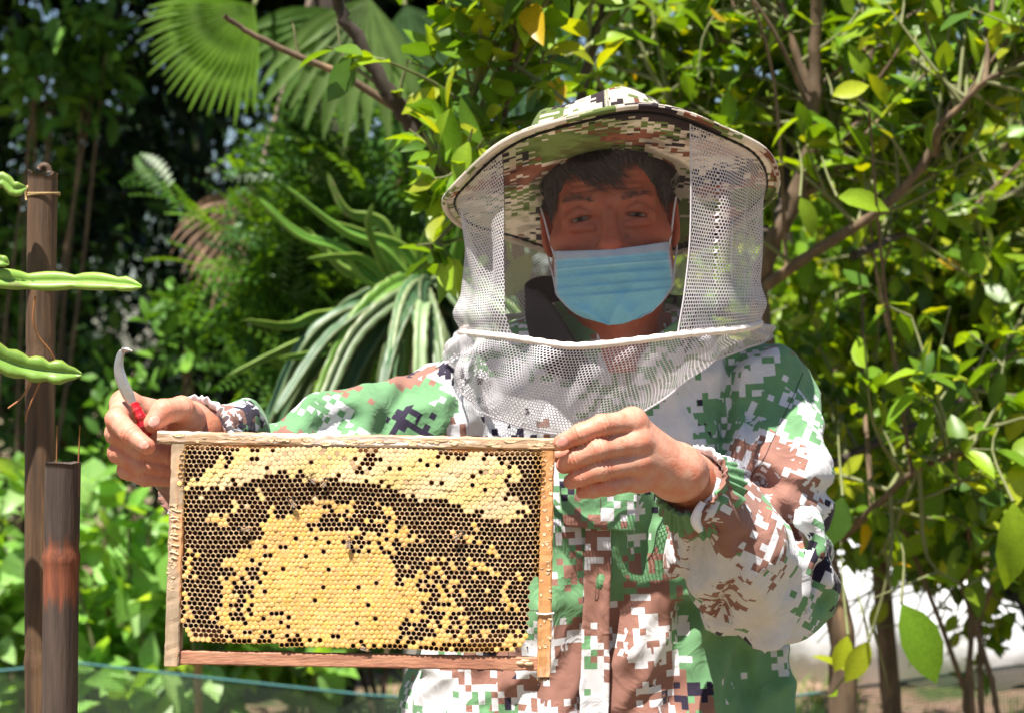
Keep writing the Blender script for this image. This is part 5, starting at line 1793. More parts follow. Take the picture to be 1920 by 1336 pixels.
def hexnet(S, u0, u1, v0, v1, pitch, hole):
    """flat hexagonal netting in (u,v) metres mapped onto S"""
    dv = pitch * math.sqrt(3) / 2
    us, vs = [], []
    nrow = int((v1 - v0) / dv) + 1
    ncol = int((u1 - u0) / pitch) + 1
    j = np.arange(nrow); i = np.arange(ncol)
    Ug = u0 + (i[None] + 0.5 * (j[:, None] % 2)) * pitch
    Vg = v0 + j[:, None] * dv + 0 * Ug
    m = (Ug <= u1) & (Vg <= v1)
    Uc = Ug[m]; Vc = Vg[m]
    R_ = pitch / math.sqrt(3)
    an = np.radians(30 + 60 * np.arange(6))
    ox, oy = R_ * np.cos(an), R_ * np.sin(an)
    uo = Uc[:, None] + ox[None]; vo = Vc[:, None] + oy[None]
    ui = Uc[:, None] + ox[None] * hole; vi = Vc[:, None] + oy[None] * hole
    uu = np.concatenate([uo, ui], 1).ravel(); vv = np.concatenate([vo, vi], 1).ravel()
    uu = np.clip(uu, u0, u1); vv = np.clip(vv, v0, v1)
    V = S(uu, vv)
    k_ = np.arange(6); k2 = (k_ + 1) % 6
    f = np.stack([k_, k2, k2 + 6, k_ + 6], 1)
    Q = (np.arange(len(Uc))[:, None, None] * 12 + f[None]).reshape(-1, 4)
    return V, Q


# draw-cord ring round the shoulders, from the photograph's line in front
ct = np.radians([-90, -60, -42, -28, -17, -4, 12, 27, 45, 62, 90, 130, 180, 230, 270])
cpy = [622, 626, 632, 642, 650, 645, 634, 626, 620, 614, 604]
cz = [CAMZ - (p_ - 668) / FPX * (2.30 - 0.165 * math.cos(a_)) for p_, a_ in zip(cpy, ct)] + [1.405, 1.412, 1.398]
cz.append(cz[0])
cz = np.array(cz)


def Kz(t):
    t = (np.asarray(t) + PI / 2) % (2 * PI) - PI / 2
    # smooth the polyline a little
    return sum(np.interp((t + o_ + PI / 2) % (2 * PI) - PI / 2, ct, cz) for o_ in (-0.08, 0, 0.08)) / 3


def K(t):
    a = 0.1785
    return np.stack([0.1185 + a * np.sin(t) + 0.0015 * np.sin(9 * t), 2.305 - 0.168 * np.cos(t) + 0.001 * np.sin(7 * t), Kz(t)], -1)


def B(t):
    r = 0.1875
    return HT(np.stack([r * np.sin(t), -r * np.cos(t), brim_h(r, t) - 0.003], -1))


VH = 0.20


def S_up(u, v):
    q = np.clip(v / VH, 0, 1)
    t = u / 0.187 + 0.10 * np.sin(2.6 * q + 3 * u / 0.187) * q
    p = B(t) * (1 - q[:, None]) + K(t) * q[:, None]
    env = np.sin(PI * q) ** 0.8
    side = np.sin(t) ** 2
    off = -0.012 * env * side + env * (0.0065 * np.sin(9 * t + 2.5 * q) + 0.0050 * np.sin(19 * t - 3 * q + 1)) * (0.35 + 0.65 * (np.abs(np.cos((t + 0.12) / 2)) < 0.92))
    off = off + 0.010 * np.exp(-((q - 0.86) / 0.1) ** 2) * side
    rad = np.stack([np.sin(t), -np.cos(t), np.zeros_like(t)], -1)
    return p + rad * off[:, None]


F0, F1 = math.radians(-43), math.radians(27)
V, Q = hexnet(S_up, F0 * 0.187, F1 * 0.187, 0, VH, 0.0023, 0.958)
MB().add(V, Q).build('face_net', MAT['net_face'], hat)
V, Q = hexnet(S_up, F1 * 0.187, (F0 + 2 * PI) * 0.187, 0, VH, 0.0040, 0.70)
MB().add(V, Q).build('side_net', MAT['net_white'], hat)
for a_ in (F0, F1):
    q = np.linspace(0, VH, 40)
    MB().add(*tube(S_up(np.full(40, a_ * 0.187), q), 0.0010 if a_ > 0 else 0.0004, 5)).build('net_seam', MAT['net_white'] if a_ > 0 else MAT['net_face'], hat)
tc_ = np.linspace(0, 2 * PI, 200)
cp = K(tc_)
MB().add(*tube(cp, 0.0042 + 0.0006 * np.sin(np.arange(200) * 1.9), 8, cap=False)).build('draw_cord', MAT['cord'], hat)
# skirt of netting below the cord, lying on the chest
ht_ = np.radians([-180, -130, -100, -85, -62, -45, -25, -8, 8, 24, 36, 52, 70, 90, 130, 180])
hpx = [None, None, None, 852, 868, 905, 985, 1050, 1120, 1195, 1250, 1305, 1385, 1455, None, None]
hpy = [None, None, None, 690, 735, 772, 800, 813, 805, 775, 742, 690, 655, 635, None, None]
hx_, hz_, hy_ = [], [], []
for a_, x_, y_ in zip(ht_, hpx, hpy):
    kk = K(np.array([a_]))[0]
    if x_ is None:
        e = kk + np.array([0.02 * math.sin(a_), -0.02 * math.cos(a_), -0.035])
        hx_.append(e[0]); hz_.append(e[2]); hy_.append(e[1])
    else:
        p = P(x_, y_, 2.17)
        yb = float(bil(YF, p[0], p[2]))
        p = P(x_, y_, min(yb, 2.36) - 0.012)
        hx_.append(p[0]); hz_.append(p[2]); hy_.append(min(float(bil(YF, p[0], p[2])) - 0.012, kk[1] + 0.05))
hx_, hy_, hz_ = map(np.array, (hx_, hy_, hz_))


def Hem(t):
    t = (np.asarray(t) + PI) % (2 * PI) - PI
    f = lambda arr: sum(np.interp(np.clip(t + o_, -PI, PI), ht_, arr) for o_ in (-0.1, -0.05, 0, 0.05, 0.1)) / 5
    return np.stack([f(hx_), f(hy_), f(hz_)], -1)


def S_lo(u, v):
    t = u / 0.18; q = np.clip(v / 0.115, 0, 1)
    p = K(t) * (1 - q[:, None]) + Hem(t) * q[:, None]
    env = np.sin(PI * np.clip(q, 0, 1)) ** 0.7
    off = 0.010 * env + (0.0045 * np.sin(13 * t + 4 * q) + 0.0035 * np.sin(23 * t - 6 * q)) * np.clip(q * 4, 0, 1) * np.clip((1.15 - q) * 4, 0, 1)
    off = off + 0.009 * env * np.exp(-((t - 0.55 - 0.25 * q) / 0.12) ** 2) + 0.007 * env * np.exp(-((t + 0.5 - 0.2 * q) / 0.1) ** 2)
    rad = np.stack([np.sin(t), -np.cos(t), np.full_like(t, 0.15)], -1)
    p = p + rad * off[:, None]
    yb = bil(YF, p[:, 0], p[:, 2]) - 0.004
    p[:, 1] = np.where(np.abs(t) < 1.9, np.minimum(p[:, 1], yb), p[:, 1])
    return p


V, Q = hexnet(S_lo, -PI * 0.18, PI * 0.18, 0, 0.115, 0.0040, 0.72)
MB().add(V, Q).build('neck_net', MAT['net_white'], hat)
tt = np.linspace(-PI, PI, 220)
MB().add(*tube(S_lo(tt * 0.18, np.full(220, 0.115)), 0.0013, 5, cap=False)).build('net_hem', MAT['net_white'], hat)

# ================================================================== HONEYCOMB FRAME
FY = 1.92                                   # front of the wooden bars
FS = FPX / FY                               # px per metre there
FO = P(675, 1030, FY) + np.array([0, -0.0100, 0])
FR = roty(math.radians(1.05)) @ rotx(math.radians(-5))


def fl_(px, py, dy=0.0):
    """frame-local point: px,py on the (unrotated) frame, dy behind its front"""
    return np.array([(px - 675) / FS, dy, -(py - 1030) / FS])


def FW(v):
    return FO + np.asarray(v, float) @ FR.T


frame = thing('hive_frame', 'wooden hive frame filled with yellow and brown honeycomb, held up in both hands', 'hive frame', FO + np.array([0, 0, -0.12]))
R_ = np.random.default_rng(21)


def bar(name, x0, x1, y0, y1, d0, d1, mat, jit=0.0006, nx=40, bev=0.0014, seed=0):
    a = fl_(x0, y1, d0); b = fl_(x1, y0, d1)
    V, Q, T = bevbox(np.minimum(a, b), np.maximum(a, b), bev, nx, jit, seed)
    return MB().add(FW(V), Q, T).build(name, mat, frame, smooth=False)


tb = bar('top_bar', 291, 1046, 813, 836, -0.001, 0.0255, MAT['wood_top'], 0.0003, 70, 0.0022, 1)
# comb guide strip below the bar
bar('comb_guide', 345, 1012, 836.6, 845, 0.002, 0.022, MAT['wood_side'], 0.0007, 60, 0.0010, 9)
bar('end_bar', 318, 345, 836.6, 1249, 0.0, 0.0245, MAT['wood_grey'], 0.00022, 46, 0.0014, 2)
bar('end_bar', 1011, 1036, 836.6, 1256, 0.0, 0.0245, MAT['wood_side'], 0.00022, 46, 0.0014, 3)
bar('bottom_bar', 345.6, 1010.4, 1221, 1246, 0.004, 0.0205, MAT['wood_bottom'], 0.0002, 60, 0.0012, 4)

CAPMAP = """
.....+++#o######+++###o+---+-....
..-+o#+ooo#o#ooo+-+#oo#oo###oo-..
.-+o+o#o#o#o#oo#++#+oo#########-.
.-oo#+#o+-++#o+#o##o####o+####+-.
++#o+o--..--.-..-.-o######o###-..
----...+........-...-+##o##o#o--.
-+..--.+-..-+++-..-....-+oo###o#-
....-+--+.-#oooo+--+-.-...-+o##+-
..-++.-.++ooo--+-+-+....+--..+o+-
..+o--.+##o+-..-++-++-...+++.....
..-....-o#o+oooo++++#+.+.--+.....
....-.-+o#oo#o#+--+-+++...++--...
-+-...+##++#o##o-+#+-.+-...--+...
++...+##+o####o##ooo-.++-+-+-+...
++.-##++o#o#######oo+-++-+-+o-...
++..+o.+#o##oo####o#+-+++--+-+-+.
+-..o++-o###########+o+--+.-.++-.
+...o--##o##o##oo#o#o#+-o++-+.+..
o...++-oo#o#oo#ooooo##o.++...-o..
+.-.#-+#o#####o#o#o###o-+++.++++.
+-.+o-+#o++##oo########.+-+-....-
o+.+#--#o#+####o#####+.o+-+...+--
+-..oo+o###o###o###o++.-o+-+o.--o
o+-.-++o+#--+o+oo###++-o#o----o+#
.##+-...-o-+oooo-+---oo---...--##
......................#######o##.
""".strip('\n').split('\n')
CAPMAP = [r.replace(' ', '')[:33].ljust(33, '.') for r in CAPMAP]
PR = {'.': 0.0, '-': 0.24, '+': 0.5, 'o': 0.80, '#': 1.0}
CM = np.array([[PR[c] for c in r] for r in CAPMAP])
outline = np.array([(335, 836), (1016, 836), (1014, 1066), (1000, 1078), (992, 1094), (990, 1150), (989, 1180), (978, 1202), (955, 1212), (900, 1215),
                    (800, 1213), (700, 1209), (560, 1207), (460, 1206), (392, 1206), (362, 1198), (350, 1180), (346, 1150), (350, 1100), (350, 1040), (352, 1000), (341, 980), (336, 950)], float)


def inside(x, y, poly):
    c = np.zeros(np.shape(x), bool)
    n = len(poly)
    for i in range(n):
        x1, y1 = poly[i]; x2, y2 = poly[(i + 1) % n]
        m = ((y1 > y) != (y2 > y)) & (x < (x2 - x1) * (y - y1) / (y2 - y1 + 1e-12) + x1)
        c ^= m
    return c


pit = 9.53
dvp = pit * 0.866
cells = []
for j in range(48):
    y = 843.5 + j * dvp
    for i in range(74):
        x = 336.5 + (i + 0.5 * (j % 2)) * pit
        cells.append((j, i, x, y))
cells = np.array(cells)
cx0, cy0 = cells[:, 2].copy(), cells[:, 3].copy()
cells[:, 2] += 1.6 * np.sin(cy0 / 43 + 1) + 1.2 * np.sin(cx0 / 61 + cy0 / 90)
cells[:, 3] += 1.8 * np.sin(cx0 / 74 + 2) + 1.0 * np.sin(cx0 / 31 - cy0 / 60)
ok = inside(cells[:, 2], cells[:, 3], outline)
cells = cells[ok]
have = {(int(j), int(i)) for j, i, _, _ in cells}
s12 = np.radians(np.arange(12) * 30 + 30)          # hexagon corners on even steps (pointy top), edge middles on odd
apo = pit / 2 / FS
hexr = np.where(np.arange(12) % 2 == 0, apo / math.cos(PI / 6), apo)
hx12 = np.stack([hexr * np.cos(s12), hexr * np.sin(s12)], 1)
hx12[:, 0] *= 1.0
ocell, ccell, core = MB(), MB(), MB()
DEP = 0.0105
oV, oQ, oT, oC = [], [], [], []
cnt_o = cnt_c = 0
for (j, i, x, y) in cells:
    fx = np.clip((x - 350) / 20, 0, 31.99); fy_ = np.clip((y - 847.5) / 15, 0, 24.99)
    a, b = int(fx), int(fy_); u, v = fx - a, fy_ - b
    p = CM[b, a] * (1 - u) * (1 - v) + CM[b, a + 1] * u * (1 - v) + CM[b + 1, a] * (1 - u) * v + CM[b + 1, a + 1] * u * v
    n_ = R_.uniform()
    capped = p + (n_ - 0.5) * 0.62 > 0.5
    if p > 0.85 and R_.uniform() < 0.035:
        capped = False
    honey = y < 935 + 45 * ((x - 675) / 300) ** 2 and y < 985
    bulge = 0.0022 * math.exp(-((y - 880) / 45) ** 2) if honey else 0.0
    z0 = -bulge + R_.normal(0, 0.00022)
    c = fl_(x, y, 0.0)
    dx_, dz_ = R_.normal(0, 0.00010, 2)
    off = np.array([c[0] + dx_, 0.0008 + z0, c[2] + dz_])
    edge_c = min(abs(x - 338), abs(1012 - x)) < 12 or y > 1196
    waxc = np.array([0.74, 0.52, 0.30]) * R_.uniform(0.8, 1.12) if not edge_c else np.array([0.60, 0.36, 0.12]) * R_.uniform(0.85, 1.1)
    if capped:
        if honey:
            lf = math.sin(x / 37 + y / 19) + math.sin(x / 23 - y / 31 + 1.3)
            hue = np.array([0.74, 0.54, 0.26]) * (1 + 0.05 * lf) * R_.uniform(0.93, 1.06) * np.array([1, 1, 1 + 0.2 * math.sin(x / 29 + y / 17 + 2)])
            if R_.uniform() < 0.05 + 0.16 * max(0, lf) * math.exp(-((y - 876) / 18) ** 2):
                hue = np.array([0.50, 0.34, 0.19]) * R_.uniform(0.85, 1.15)
            dome = R_.uniform(-0.0001, 0.00035)
        else:
            hue = np.array([0.74, 0.435, 0.130]) * R_.uniform(0.90, 1.07) * (1 + 0.06 * math.sin(x / 31 + y / 23)) * np.array([1, R_.uniform(0.96, 1.04), R_.uniform(0.8, 1.3)])
            dome = R_.uniform(0.0000, 0.0006)
        sink = R_.uniform(0.00005, 0.00030)
        rings = [(1.0, sink * 0.8), (0.90, 0.0), (0.58, -dome * 0.75)]
        V = []
        for sc, dd in rings:
            V.append(np.stack([hx12[:, 0] * sc, np.full(12, dd), hx12[:, 1] * sc], 1))
        V.append(np.array([[0, -dome, 0]]))
        V = np.concatenate(V) + off
        k12 = np.arange(12); k2 = (k12 + 1) % 12
        Q = np.concatenate([np.stack([r * 12 + k12, r * 12 + k2, (r + 1) * 12 + k2, (r + 1) * 12 + k12], 1) for r in range(2)])
        T = np.stack([np.full(12, 36), 24 + k12, 24 + k2], 1)
        col = np.concatenate([np.tile(hue * (0.90, 0.82, 0.72), (12, 1)), np.tile(hue * (1.0, 0.97, 0.9), (12, 1)), np.tile(hue, (13, 1))])
        ccell.add(FW(V), Q, T, col)
    else:
        d_ = R_.uniform(0.95, 1.03)
        hole = 0.88 * d_
        inner = np.stack([apo * hole * 1.03 * np.cos(s12), apo * hole * 1.03 * np.sin(s12)], 1)
        lowcell = y > 1180 and (x > 880 or x < 430)
        rimz = -0.0001
        V = np.concatenate([np.stack([hx12[:, 0], np.full(12, 0.0004), hx12[:, 1]], 1),
                            np.stack([inner[:, 0] * 1.07, np.full(12, rimz), inner[:, 1] * 1.07], 1),
                            np.stack([inner[:, 0], np.full(12, 0.0009), inner[:, 1]], 1),
                            np.stack([inner[:, 0] * 0.93, np.full(12, 0.0036 if lowcell else 0.0058), inner[:, 1] * 0.93], 1),
                            np.array([[0, 0.0044 if lowcell else 0.0070, 0]])]) + off
        k12 = np.arange(12); k2 = (k12 + 1) % 12
        Q = np.concatenate([np.stack([r * 12 + k12, r * 12 + k2, (r + 1) * 12 + k2, (r + 1) * 12 + k12], 1) for r in range(3)])
        T = np.stack([np.full(12, 48), 36 + k12, 36 + k2], 1)
        t_ = R_.uniform()
        if lowcell:
            fl2 = np.array([0.20, 0.075, 0.015])
        elif t_ < 0.45:
            fl2 = np.array([0.022, 0.007, 0.004])
        elif t_ < 0.90:
            fl2 = np.array([0.12, 0.032, 0.012])
        else:
            fl2 = np.array([0.22, 0.055, 0.012])
        if y < 1000 and (x < 420 or x > 950):
            fl2 = np.array([0.085, 0.030, 0.022]) * R_.uniform(0.5, 1.3)
        wall = fl2 * 0.75 + np.array([0.035, 0.014, 0.007])
        col = np.concatenate([np.tile(waxc * 0.95, (12, 1)), np.tile(waxc * 1.08, (12, 1)), np.tile(waxc * 0.30 + wall * 0.5, (12, 1)), np.tile(wall, (12, 1)), fl2[None]])
        ocell.add(FW(V), Q, T, col)
    # outer skirt where there is no neighbour
    j_, i_ = int(j), int(i)
    o_ = 0 if j_ % 2 else -1
    nb = [(j_, i_ + 1), (j_ - 1, i_ + o_ + 1), (j_ - 1, i_ + o_), (j_, i_ - 1), (j_ + 1, i_ + o_), (j_ + 1, i_ + o_ + 1)]
    # edge e lies between corners at 30+60(e-1) and 30+60e degrees
    for e in range(6):
        if nb[e] not in have:
            a0 = (2 * e - 2) % 12; mids = [a0, (a0 + 1) % 12, (a0 + 2) % 12]
            V = []
            for q_, dd in enumerate((0.0004, 0.004, 0.0095, 0.016, 0.0225)):
                pull = (1.0, 0.99, 0.90, 0.90, 0.98)[q_]
                for m_ in mids:
                    V.append((hx12[m_, 0] * pull, dd, hx12[m_, 1] * pull))
            V = np.array(V) + off
            Q = [[r * 3 + s_, (r + 1) * 3 + s_, (r + 1) * 3 + s_ + 1, r * 3 + s_ + 1] for r in range(4) for s_ in range(2)]
            core.add(FW(V), Q, col=np.array([0.58, 0.34, 0.10]) * R_.uniform(0.85, 1.1))
comb = core
# midrib sheet and plain back face behind the cells
zz_, xx_ = [], []
bv = FW(np.stack([(outline[:, 0] - 675) / FS * 0.995, np.full(len(outline), 0.0205), -(outline[:, 1] - 1030) / FS * 0.995], 1))
cen = FW(np.array([[0, 0.0205, 0]]))
nO = len(outline)
core.add(np.vstack([bv, cen]), T=[[nO, (i + 1) % nO, i] for i in range(nO)], col=(0.4, 0.24, 0.08))
comb = core.build('honeycomb', MAT['comb'], frame)
oc = ocell.build('open_cells', MAT['comb'], comb); oc['kind'] = 'stuff'
cc = ccell.build('capped_cells', MAT['cap'], comb); cc['kind'] = 'stuff'
print('comb cells', len(cells))
# wire loop round the end bar, comb brace, burr wax lumps
lp = [fl_(1008, 1140, -0.0008), fl_(1023, 1141, -0.0016), fl_(1039, 1139, -0.0008), fl_(1040, 1138, 0.012), fl_(1038, 1138, 0.0258), fl_(1009, 1139, 0.0258), fl_(1008, 1140, -0.0008)]
MB().add(FW(tube(np.array(lp), 0.0009, 6, cap=False)[0]), tube(np.array(lp), 0.0009, 6, cap=False)[1]).build('wire', MAT['white_elastic'], frame)
MB().add(FW(tube(np.array([fl_(989, 1136, 0.011), fl_(1011.5, 1135, 0.011)]), 0.0005, 5)[0]), *tube(np.array([fl_(989, 1136, 0.011), fl_(1011.5, 1135, 0.011)]), 0.0005, 5)[1:]).build('wire', MAT['wire'], frame)
wx = MB()
for q in range(90):
    side = R_.uniform() < 0.55
    px_ = R_.uniform(320, 334) if side else R_.uniform(1014, 1034)
    py_ = R_.uniform(950, 1115) if side else R_.uniform(850, 1240)
    V, Q, T = ellipsoid((0, 0, 0), (R_.uniform(.0008, .003), R_.uniform(.0004, .0010), R_.uniform(.0006, .002)), 7, 5)
    wx.add(FW(V + fl_(px_, py_, 0.0)), Q, T)
for q in range(60):
    px_ = R_.uniform(330, 1040)
    V, Q, T = ellipsoid((0, 0, 0), (R_.uniform(.002, .008), R_.uniform(.0005, .0012), R_.uniform(.0006, .0018)), 8, 5)
    wx.add(FW(V + fl_(px_, 826 + R_.normal(0, 3.5), -0.001)), Q, T)
for (px_, py_, dd) in ((988, 1228, .004), (995, 1233, .003), (980, 1232, .004), (348, 990, .012), (347, 1018, .012)):
    V, Q, T = ellipsoid((0, 0, 0), (.005, .0022, .002), 8, 6)
    wx.add(FW(V + fl_(px_, py_, dd)), Q, T)
wo_ = wx.build('burr_wax', MAT['wax'], frame); wo_['kind'] = 'stuff'
# old comb cells pressed on the left end bar
sc = MB()
for r in range(9):
    y_ = 962 + r * 11 + R_.normal(0, 2.0)
    q = [fl_(321 + R_.uniform(0, 4), y_ + R_.normal(0, 2), -0.0002), fl_(326, y_ - 1.5, -0.0005), fl_(334, y_ + R_.normal(0, 1.5), -0.0005), fl_(341 - R_.uniform(0, 5), y_ + R_.normal(0, 2), -0.0002)]
    V, Q, T = tube(smooth_path(q, 8), 0.0005 + 0.0006 * R_.uniform(0, 1, 8), 5)
    sc.add(FW(V), Q, T)
sc.build('wax_ridges', MAT['wax'], frame)['kind'] = 'stuff'


# ------------------------------------------------------------------ bees
def bee(pos, ang, size, label, up=(0, -1, 0), head_in=False):
    t = thing('honey_bee', label, 'bee', pos, 'honey bees on the frame')
    up = norm(np.array(up)); d0 = np.array([math.cos(ang), 0, math.sin(ang)])
    xa = norm(d0 - up * np.dot(d0, up)); ya = np.cross(up, xa)
    R3 = np.stack([xa, ya, up], 1)
    W_ = lambda v: np.asarray(pos) + (np.asarray(v) * size) @ R3.T
    m = MB()
    V, Q, T = ellipsoid((-0.26, 0, 0.14), (0.27, 0.145, 0.13), 12, 14, roty(PI / 2 + 0.12) @ np.diag([1, 1, 1.0]))
    V, Q, T = ellipsoid((0, 0, 0), (0.13, 0.145, 0.27), 12, 14, roty(PI / 2 + 0.12))
    band = (np.floor((V[:, 0] + 0.27) / 0.075).astype(int) % 2 == 0)
    col = np.where(band[:, None], np.array([[0.60, 0.32, 0.13]]), np.array([[0.12, 0.055, 0.025]]))
    m.add(W_(V + (-0.26, 0, 0.14)), Q, T, col)
    V, Q, T = ellipsoid((0.11, 0, 0.17), (0.15, 0.13, 0.13), 10, 8)
    m.add(W_(V), Q, T, (0.34, 0.20, 0.09))
    V, Q, T = ellipsoid((0.32, 0, 0.15), (0.075, 0.115, 0.10), 10, 8)
    m.add(W_(V), Q, T, (0.03, 0.02, 0.015))
    m.build('bee_body', MAT['bee'], t)
    lg = MB()
    for s in (-1, 1):
        for xo, rx in ((0.2, 0.16), (0.1, 0.02), (0.0, -0.2)):
            lg.add(W_(tube(smooth_path([(xo, s * .08, .1), (xo + rx * .5, s * .24, .16), (xo + rx, s * .34, 0.0)], 5), 0.016, 4)[0]), *tube(smooth_path([(xo, s * .08, .1), (xo + rx * .5, s * .24, .16), (xo + rx, s * .34, 0.0)], 5), 0.016, 4)[1:])
        lg.add(W_(tube(np.array([(.36, s * .05, .2), (.44, s * .1, .26), (.54, s * .14, .22)]), 0.012, 4)[0]), *tube(np.array([(.36, s * .05, .2), (.44, s * .1, .26), (.54, s * .14, .22)]), 0.012, 4)[1:])
    lg.build('legs', MAT['shoe'], t)
    for s in (-1, 1):
        w_ = [(0.14, s * .06, .28), (-0.1, s * .12, .31), (-0.38, s * .2, .30), (-0.46, s * .12, .29), (-0.36, s * .03, .295), (-0.1, s * .03, .3)]
        V = W_(w_)
        V2 = V + up * 0.00008
        T = [[0, i, i + 1] for i in range(1, 5)]
        m3 = MB().add(V, T=T).add(V2, T=[t_[::-1] for t_ in T])
        m3.build('wing', MAT['wing'], t)
    return t


def on_comb(px, py):
    return FW(fl_(px, py, -0.0022))


BL = [(582, 896, 2.6, .0118, 'brown bee on the thin dark edge under the arch of capped honey'),
      (609, 902, 0.9, .0108, 'pale tan bee just below the capped honey, beside a brown bee'),
      (548, 939, 2.3, .0115, 'striped bee sunk head first among dark cells left of the brood centre'),
      (461, 989, 3.4, .0112, 'orange brown bee on dark cells near the frame end with wax ridges'),
      (656, 1012, 1.4, .0125, 'bee with raised grey wings above the pale brood patch'),
      (861, 1001, 0.6, .0125, 'light bee half inside a cell on the dark right band of the comb'),
      (692, 1217, -0.5, .0110, 'bee hanging from the bottom edge of the comb over the bottom bar')]
for px_, py_, an_, sz_, lb_ in BL:
    pp = on_comb(px_, py_ - (px_ - 675) * 0.018)
    if py_ > 1200:
        pp = FW(fl_(692, 1212, 0.004))
    bee(pp, an_, sz_ * 1.15, lb_)
bee(FW(fl_(1024, 1257.5, 0.008)) + np.array([0, 0, -0.0002]), 0.45, .0135, 'dark bee clinging under the bottom end of the orange end bar', up=(0, -0.55, -0.83))

# ------------------------------------------------------------------ knife in the hand
knife = thing('curved_knife', 'short knife with curved grey blade and translucent red handle gripped in the fist', 'knife', P(262, 775, 1.94))
bp = smooth_path([P(250, 758, 1.9405), P(238, 735, 1.94), P(228, 712, 1.94), P(223, 690, 1.94), P(225, 668, 1.94), P(232, 655, 1.94)], 26)
wd = np.interp(np.linspace(0, 1, 26), [0, .15, .45, .75, .93, 1], [.0038, .0062, .0060, .0042, .0034, .0012])
t_, _, _ = frames(bp)
side = norm(np.cross(t_, np.array([0, 1, 0])))
thk = np.array([0.0, 0.0012, 0])
sec = [(-1, 0), (-0.4, -1), (0.6, -0.9), (1, 0), (0.6, 0.9), (-0.4, 1)]
G = np.array([[bp[i] + side[i] * wd[i] * a + thk * b for a, b in sec] for i in range(26)])
V = G.reshape(-1, 3)
MB().add(V, gridq(26, 6, cv=True)).add(*tube(smooth_path([P(231, 656, 1.94), P(238, 655, 1.937), P(248, 658, 1.936)], 8), np.linspace(.0030, .0007, 8), 6)) \
    .build('blade', MAT['blade'], knife, smooth=False)
hp = smooth_path([P(251, 757, 1.939), P(257, 768, 1.936), P(263, 781, 1.934), P(268, 798, 1.936), P(274, 815, 1.942)], 18)
pr = 1 + 0.16 * np.cos(3 * np.linspace(0, 2 * PI, 8, endpoint=False))[None] + 0.12 * np.sin(np.arange(18) * 1.7)[:, None]
MB().add(*tube(hp, np.linspace(.0045, .0068, 18), 8, prof=pr)).build('handle', MAT['red'], knife, smooth=False)


# ------------------------------------------------------------------ bamboo posts, dragon-fruit stems beside them
def bamboo(name, label, px, py0, Y, wid, nodes, lean, mat, split_top, broken):
    base = P(px, py0, Y); base_t = base.copy()
    r = wid / 2 / FPX * Y
    bot = np.array([base[0] + lean, Y, 0.0])
    t = thing(name, label, 'post', bot)
    n = 170; k = 28
    zt = np.linspace(0, 1, n)
    ctr = bot[None] * (1 - zt[:, None]) + base[None] * zt[:, None]
    ctr[:, 0] += 0.004 * np.sin(zt * 5 + 1)
    rad = np.full(n, r)
    zs = ctr[:, 2]
    for (zn) in nodes:
        rad += r * (0.09 * np.exp(-((zs - zn) / 0.006) ** 2) - 0.05 * np.exp(-((zs - zn - 0.012) / 0.006) ** 2))
    V, Q, T = tube(ctr, rad, k, cap=False, ref=(0, 1, 0.01))
    rj = np.random.default_rng(int(px))
    top = V[-k:].copy()
    ph = np.linspace(0, 2 * PI, k, endpoint=False)
    jag = broken * (0.35 * np.sin(ph * 2 + 0.8) + 0.3 * np.sin(5 * ph) + rj.uniform(-.3, .3, k))
    V[-k:, 2] += jag
    # hollow: inner wall and a floor a little below the rim
    inn = ctr[-1][None] + (V[-k:] - ctr[-1]) * 0.78
    inn[:, 2] = V[-k:, 2] - 0.001
    flo = inn.copy(); flo[:, 2] = base[2] - 0.05
    V = np.vstack([V, inn, flo, flo.mean(0)])
    n0 = (n - 1) * k; j = np.arange(k); j2 = (j + 1) % k
    Q = np.concatenate([Q, np.stack([n0 + j, n0 + j2, n0 + k + j2, n0 + k + j], 1), np.stack([n0 + k + j, n0 + k + j2, n0 + 2 * k + j2, n0 + 2 * k + j], 1)])
    T = np.stack([np.full(k, n0 + 3 * k), n0 + 2 * k + j, n0 + 2 * k + j2], 1)
    col = np.tile((0.062, 0.040, 0.030), (len(V), 1))
    zz1 = V[:, 2] + 0.006 * np.sin(7 * np.arctan2(V[:, 1] - Y, V[:, 0] - base[0])) + 0.004 * np.sin(13 * np.arctan2(V[:, 1] - Y, V[:, 0] - base[0]) + 2)
    for zn in nodes:
        w_ = np.clip(np.minimum((zz1 - zn + 0.055) / 0.012, (zn + 0.022 - zz1) / 0.010), 0, 1)[:, None]
        col = col * (1 - w_) + np.array((0.19, 0.055, 0.024)) * w_
    MB().add(V, Q, T, col).build('culm', mat, t)
    return t, ctr, r


bp1, ctr1, r1 = bamboo('bamboo_post', 'tall brown bamboo pole with broken top and a straw tie', 82, 326, 2.33, 55, (0.62, 0.98, 1.345), -0.004, MAT['bamboo'], True, 0.006)
mt = MB()
for q in range(3):
    an = np.linspace(0, 2 * PI, 40)
    c_ = P(82, 362 + q * 2.4, 2.33)
    pts = np.stack([c_[0] + (r1 + .0012) * np.cos(an), c_[1] + (r1 + .0012) * np.sin(an), c_[2] + 0.0016 * np.sin(an + q)], 1)
    mt.add(*tube(pts, 0.0011, 5, cap=False))
kp = P(54, 360, 2.325)
mt.add(*tube(smooth_path([kp + (0.001, 0, -.006), kp + (-.003, -.003, 0), kp + (.001, -.002, .008), kp + (-.004, 0, .003), kp + (-.003, 0, -.010)], 12), 0.0013, 5))
mt.build('straw_tie', MAT['straw'], bp1)
mt = MB()
mt.add(*tube(smooth_path([P(74, 318, 2.335), P(80, 311, 2.335), P(90, 313, 2.335), P(93, 324, 2.335)], 8), 0.004, 6))
mt.build('splinter', MAT['bamboo'], bp1)
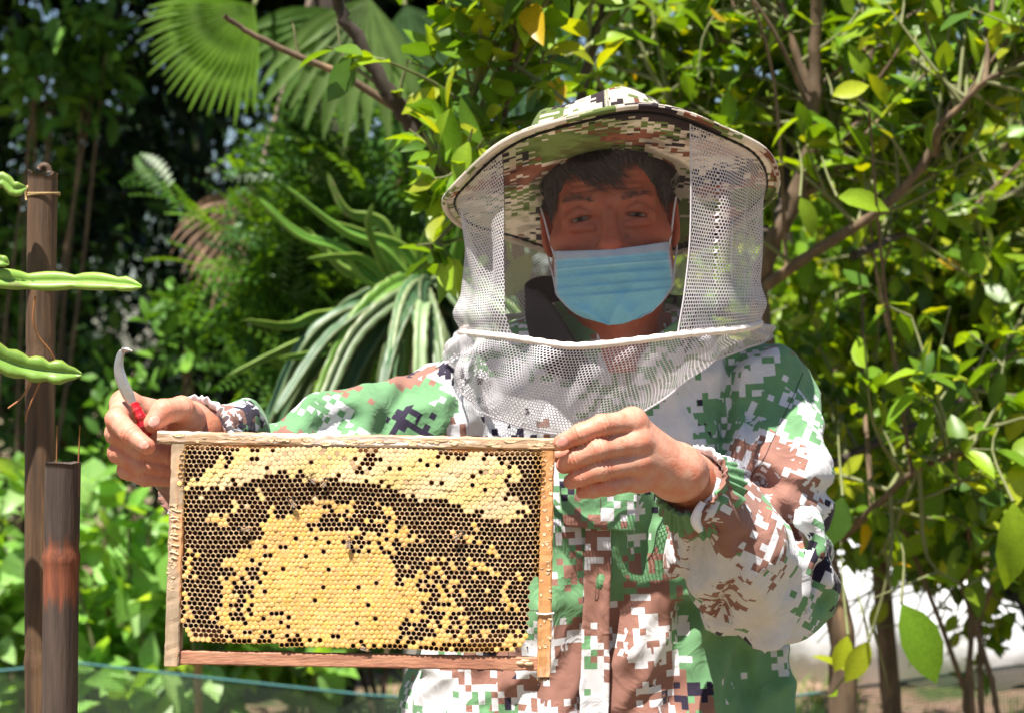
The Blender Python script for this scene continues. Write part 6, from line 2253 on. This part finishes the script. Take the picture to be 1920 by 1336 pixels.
bp2, ctr2, r2 = bamboo('bamboo_post', 'short thick dark bamboo stake with a reddish joint', 120, 866, 2.22, 66, (0.62, 1.116), -0.004, MAT['bamboo2'], True, 0.0012)
for x0, x1, y1, hh_ in ((106, 107, 797, 'dark'), (147, 150, 797, 'red')):
    a = P(x0, 866, 2.215); b = P(x1, y1, 2.215)
    st = MB().add(*tube(np.array([a - (0, 0, .04), a, a * .5 + b * .5, b]), [.0009, .0009, .0008, .0006], 5)).build('incense_stick', MAT['root'], None)
    tag(st, 'thin burnt incense stick standing in the short bamboo stake, ' + ('over its hollow' if hh_ == 'dark' else 'by its rim'), 'stick', 'incense sticks in the bamboo')

nearc = thing('dragon_fruit_cactus', 'climbing cactus with flat scalloped green arms growing across the bamboo poles', 'cactus', (P(-60, 900, 2.26)[0], 2.26, 0.0))
arms = [([P(-150, 560, 2.24), P(-40, 527, 2.25), P(60, 531, 2.27), P(170, 531, 2.265), P(266, 538, 2.25)], .0155, 1, .052),
        ([P(-160, 560, 2.20), P(-60, 640, 2.20), P(20, 683, 2.21), P(90, 698, 2.22), P(153, 702, 2.225)], .0205, 2, .034),
        ([P(-120, 470, 2.28), P(-60, 380, 2.28), P(0, 340, 2.28), P(25, 356, 2.28), P(50, 352, 2.285)], .0125, 3, .05),
        ([P(-160, 640, 2.26), P(-60, 470, 2.25), P(-5, 488, 2.25), P(17, 496, 2.25)], .010, 4, .04)]
for i, (pts, r, sd, scal) in enumerate(arms):
    V, Q, T, col = stem(pts, r, sd, scal, ref=(0.0, 1.0, 0.15), base=np.array([0.19, 0.34, 0.05]), wav=0.42)
    MB().add(V, Q, T, col).build('stem', MAT['cactus'], nearc)
V, Q, T, col = stem([np.array([P(-60, 900, 2.26)[0], 2.26, 0.0]), P(-85, 1200, 2.27), P(-120, 800, 2.25), P(-150, 590, 2.23)], .022, 9, .06, base=CGd)
MB().add(V, Q, T, col).build('stem', MAT['cactus'], nearc)
for pts in ([P(66, 555, 2.235), P(62, 600, 2.235), P(72, 630, 2.24), P(92, 655, 2.245), P(105, 678, 2.25)], [P(60, 712, 2.21), P(40, 745, 2.21), P(15, 765, 2.2)], [P(75, 716, 2.21), P(52, 770, 2.215), P(48, 790, 2.22)]):
    MB().add(*tube(smooth_path(pts, 16), 0.0011, 5)).build('aerial_root', MAT['root'], nearc)
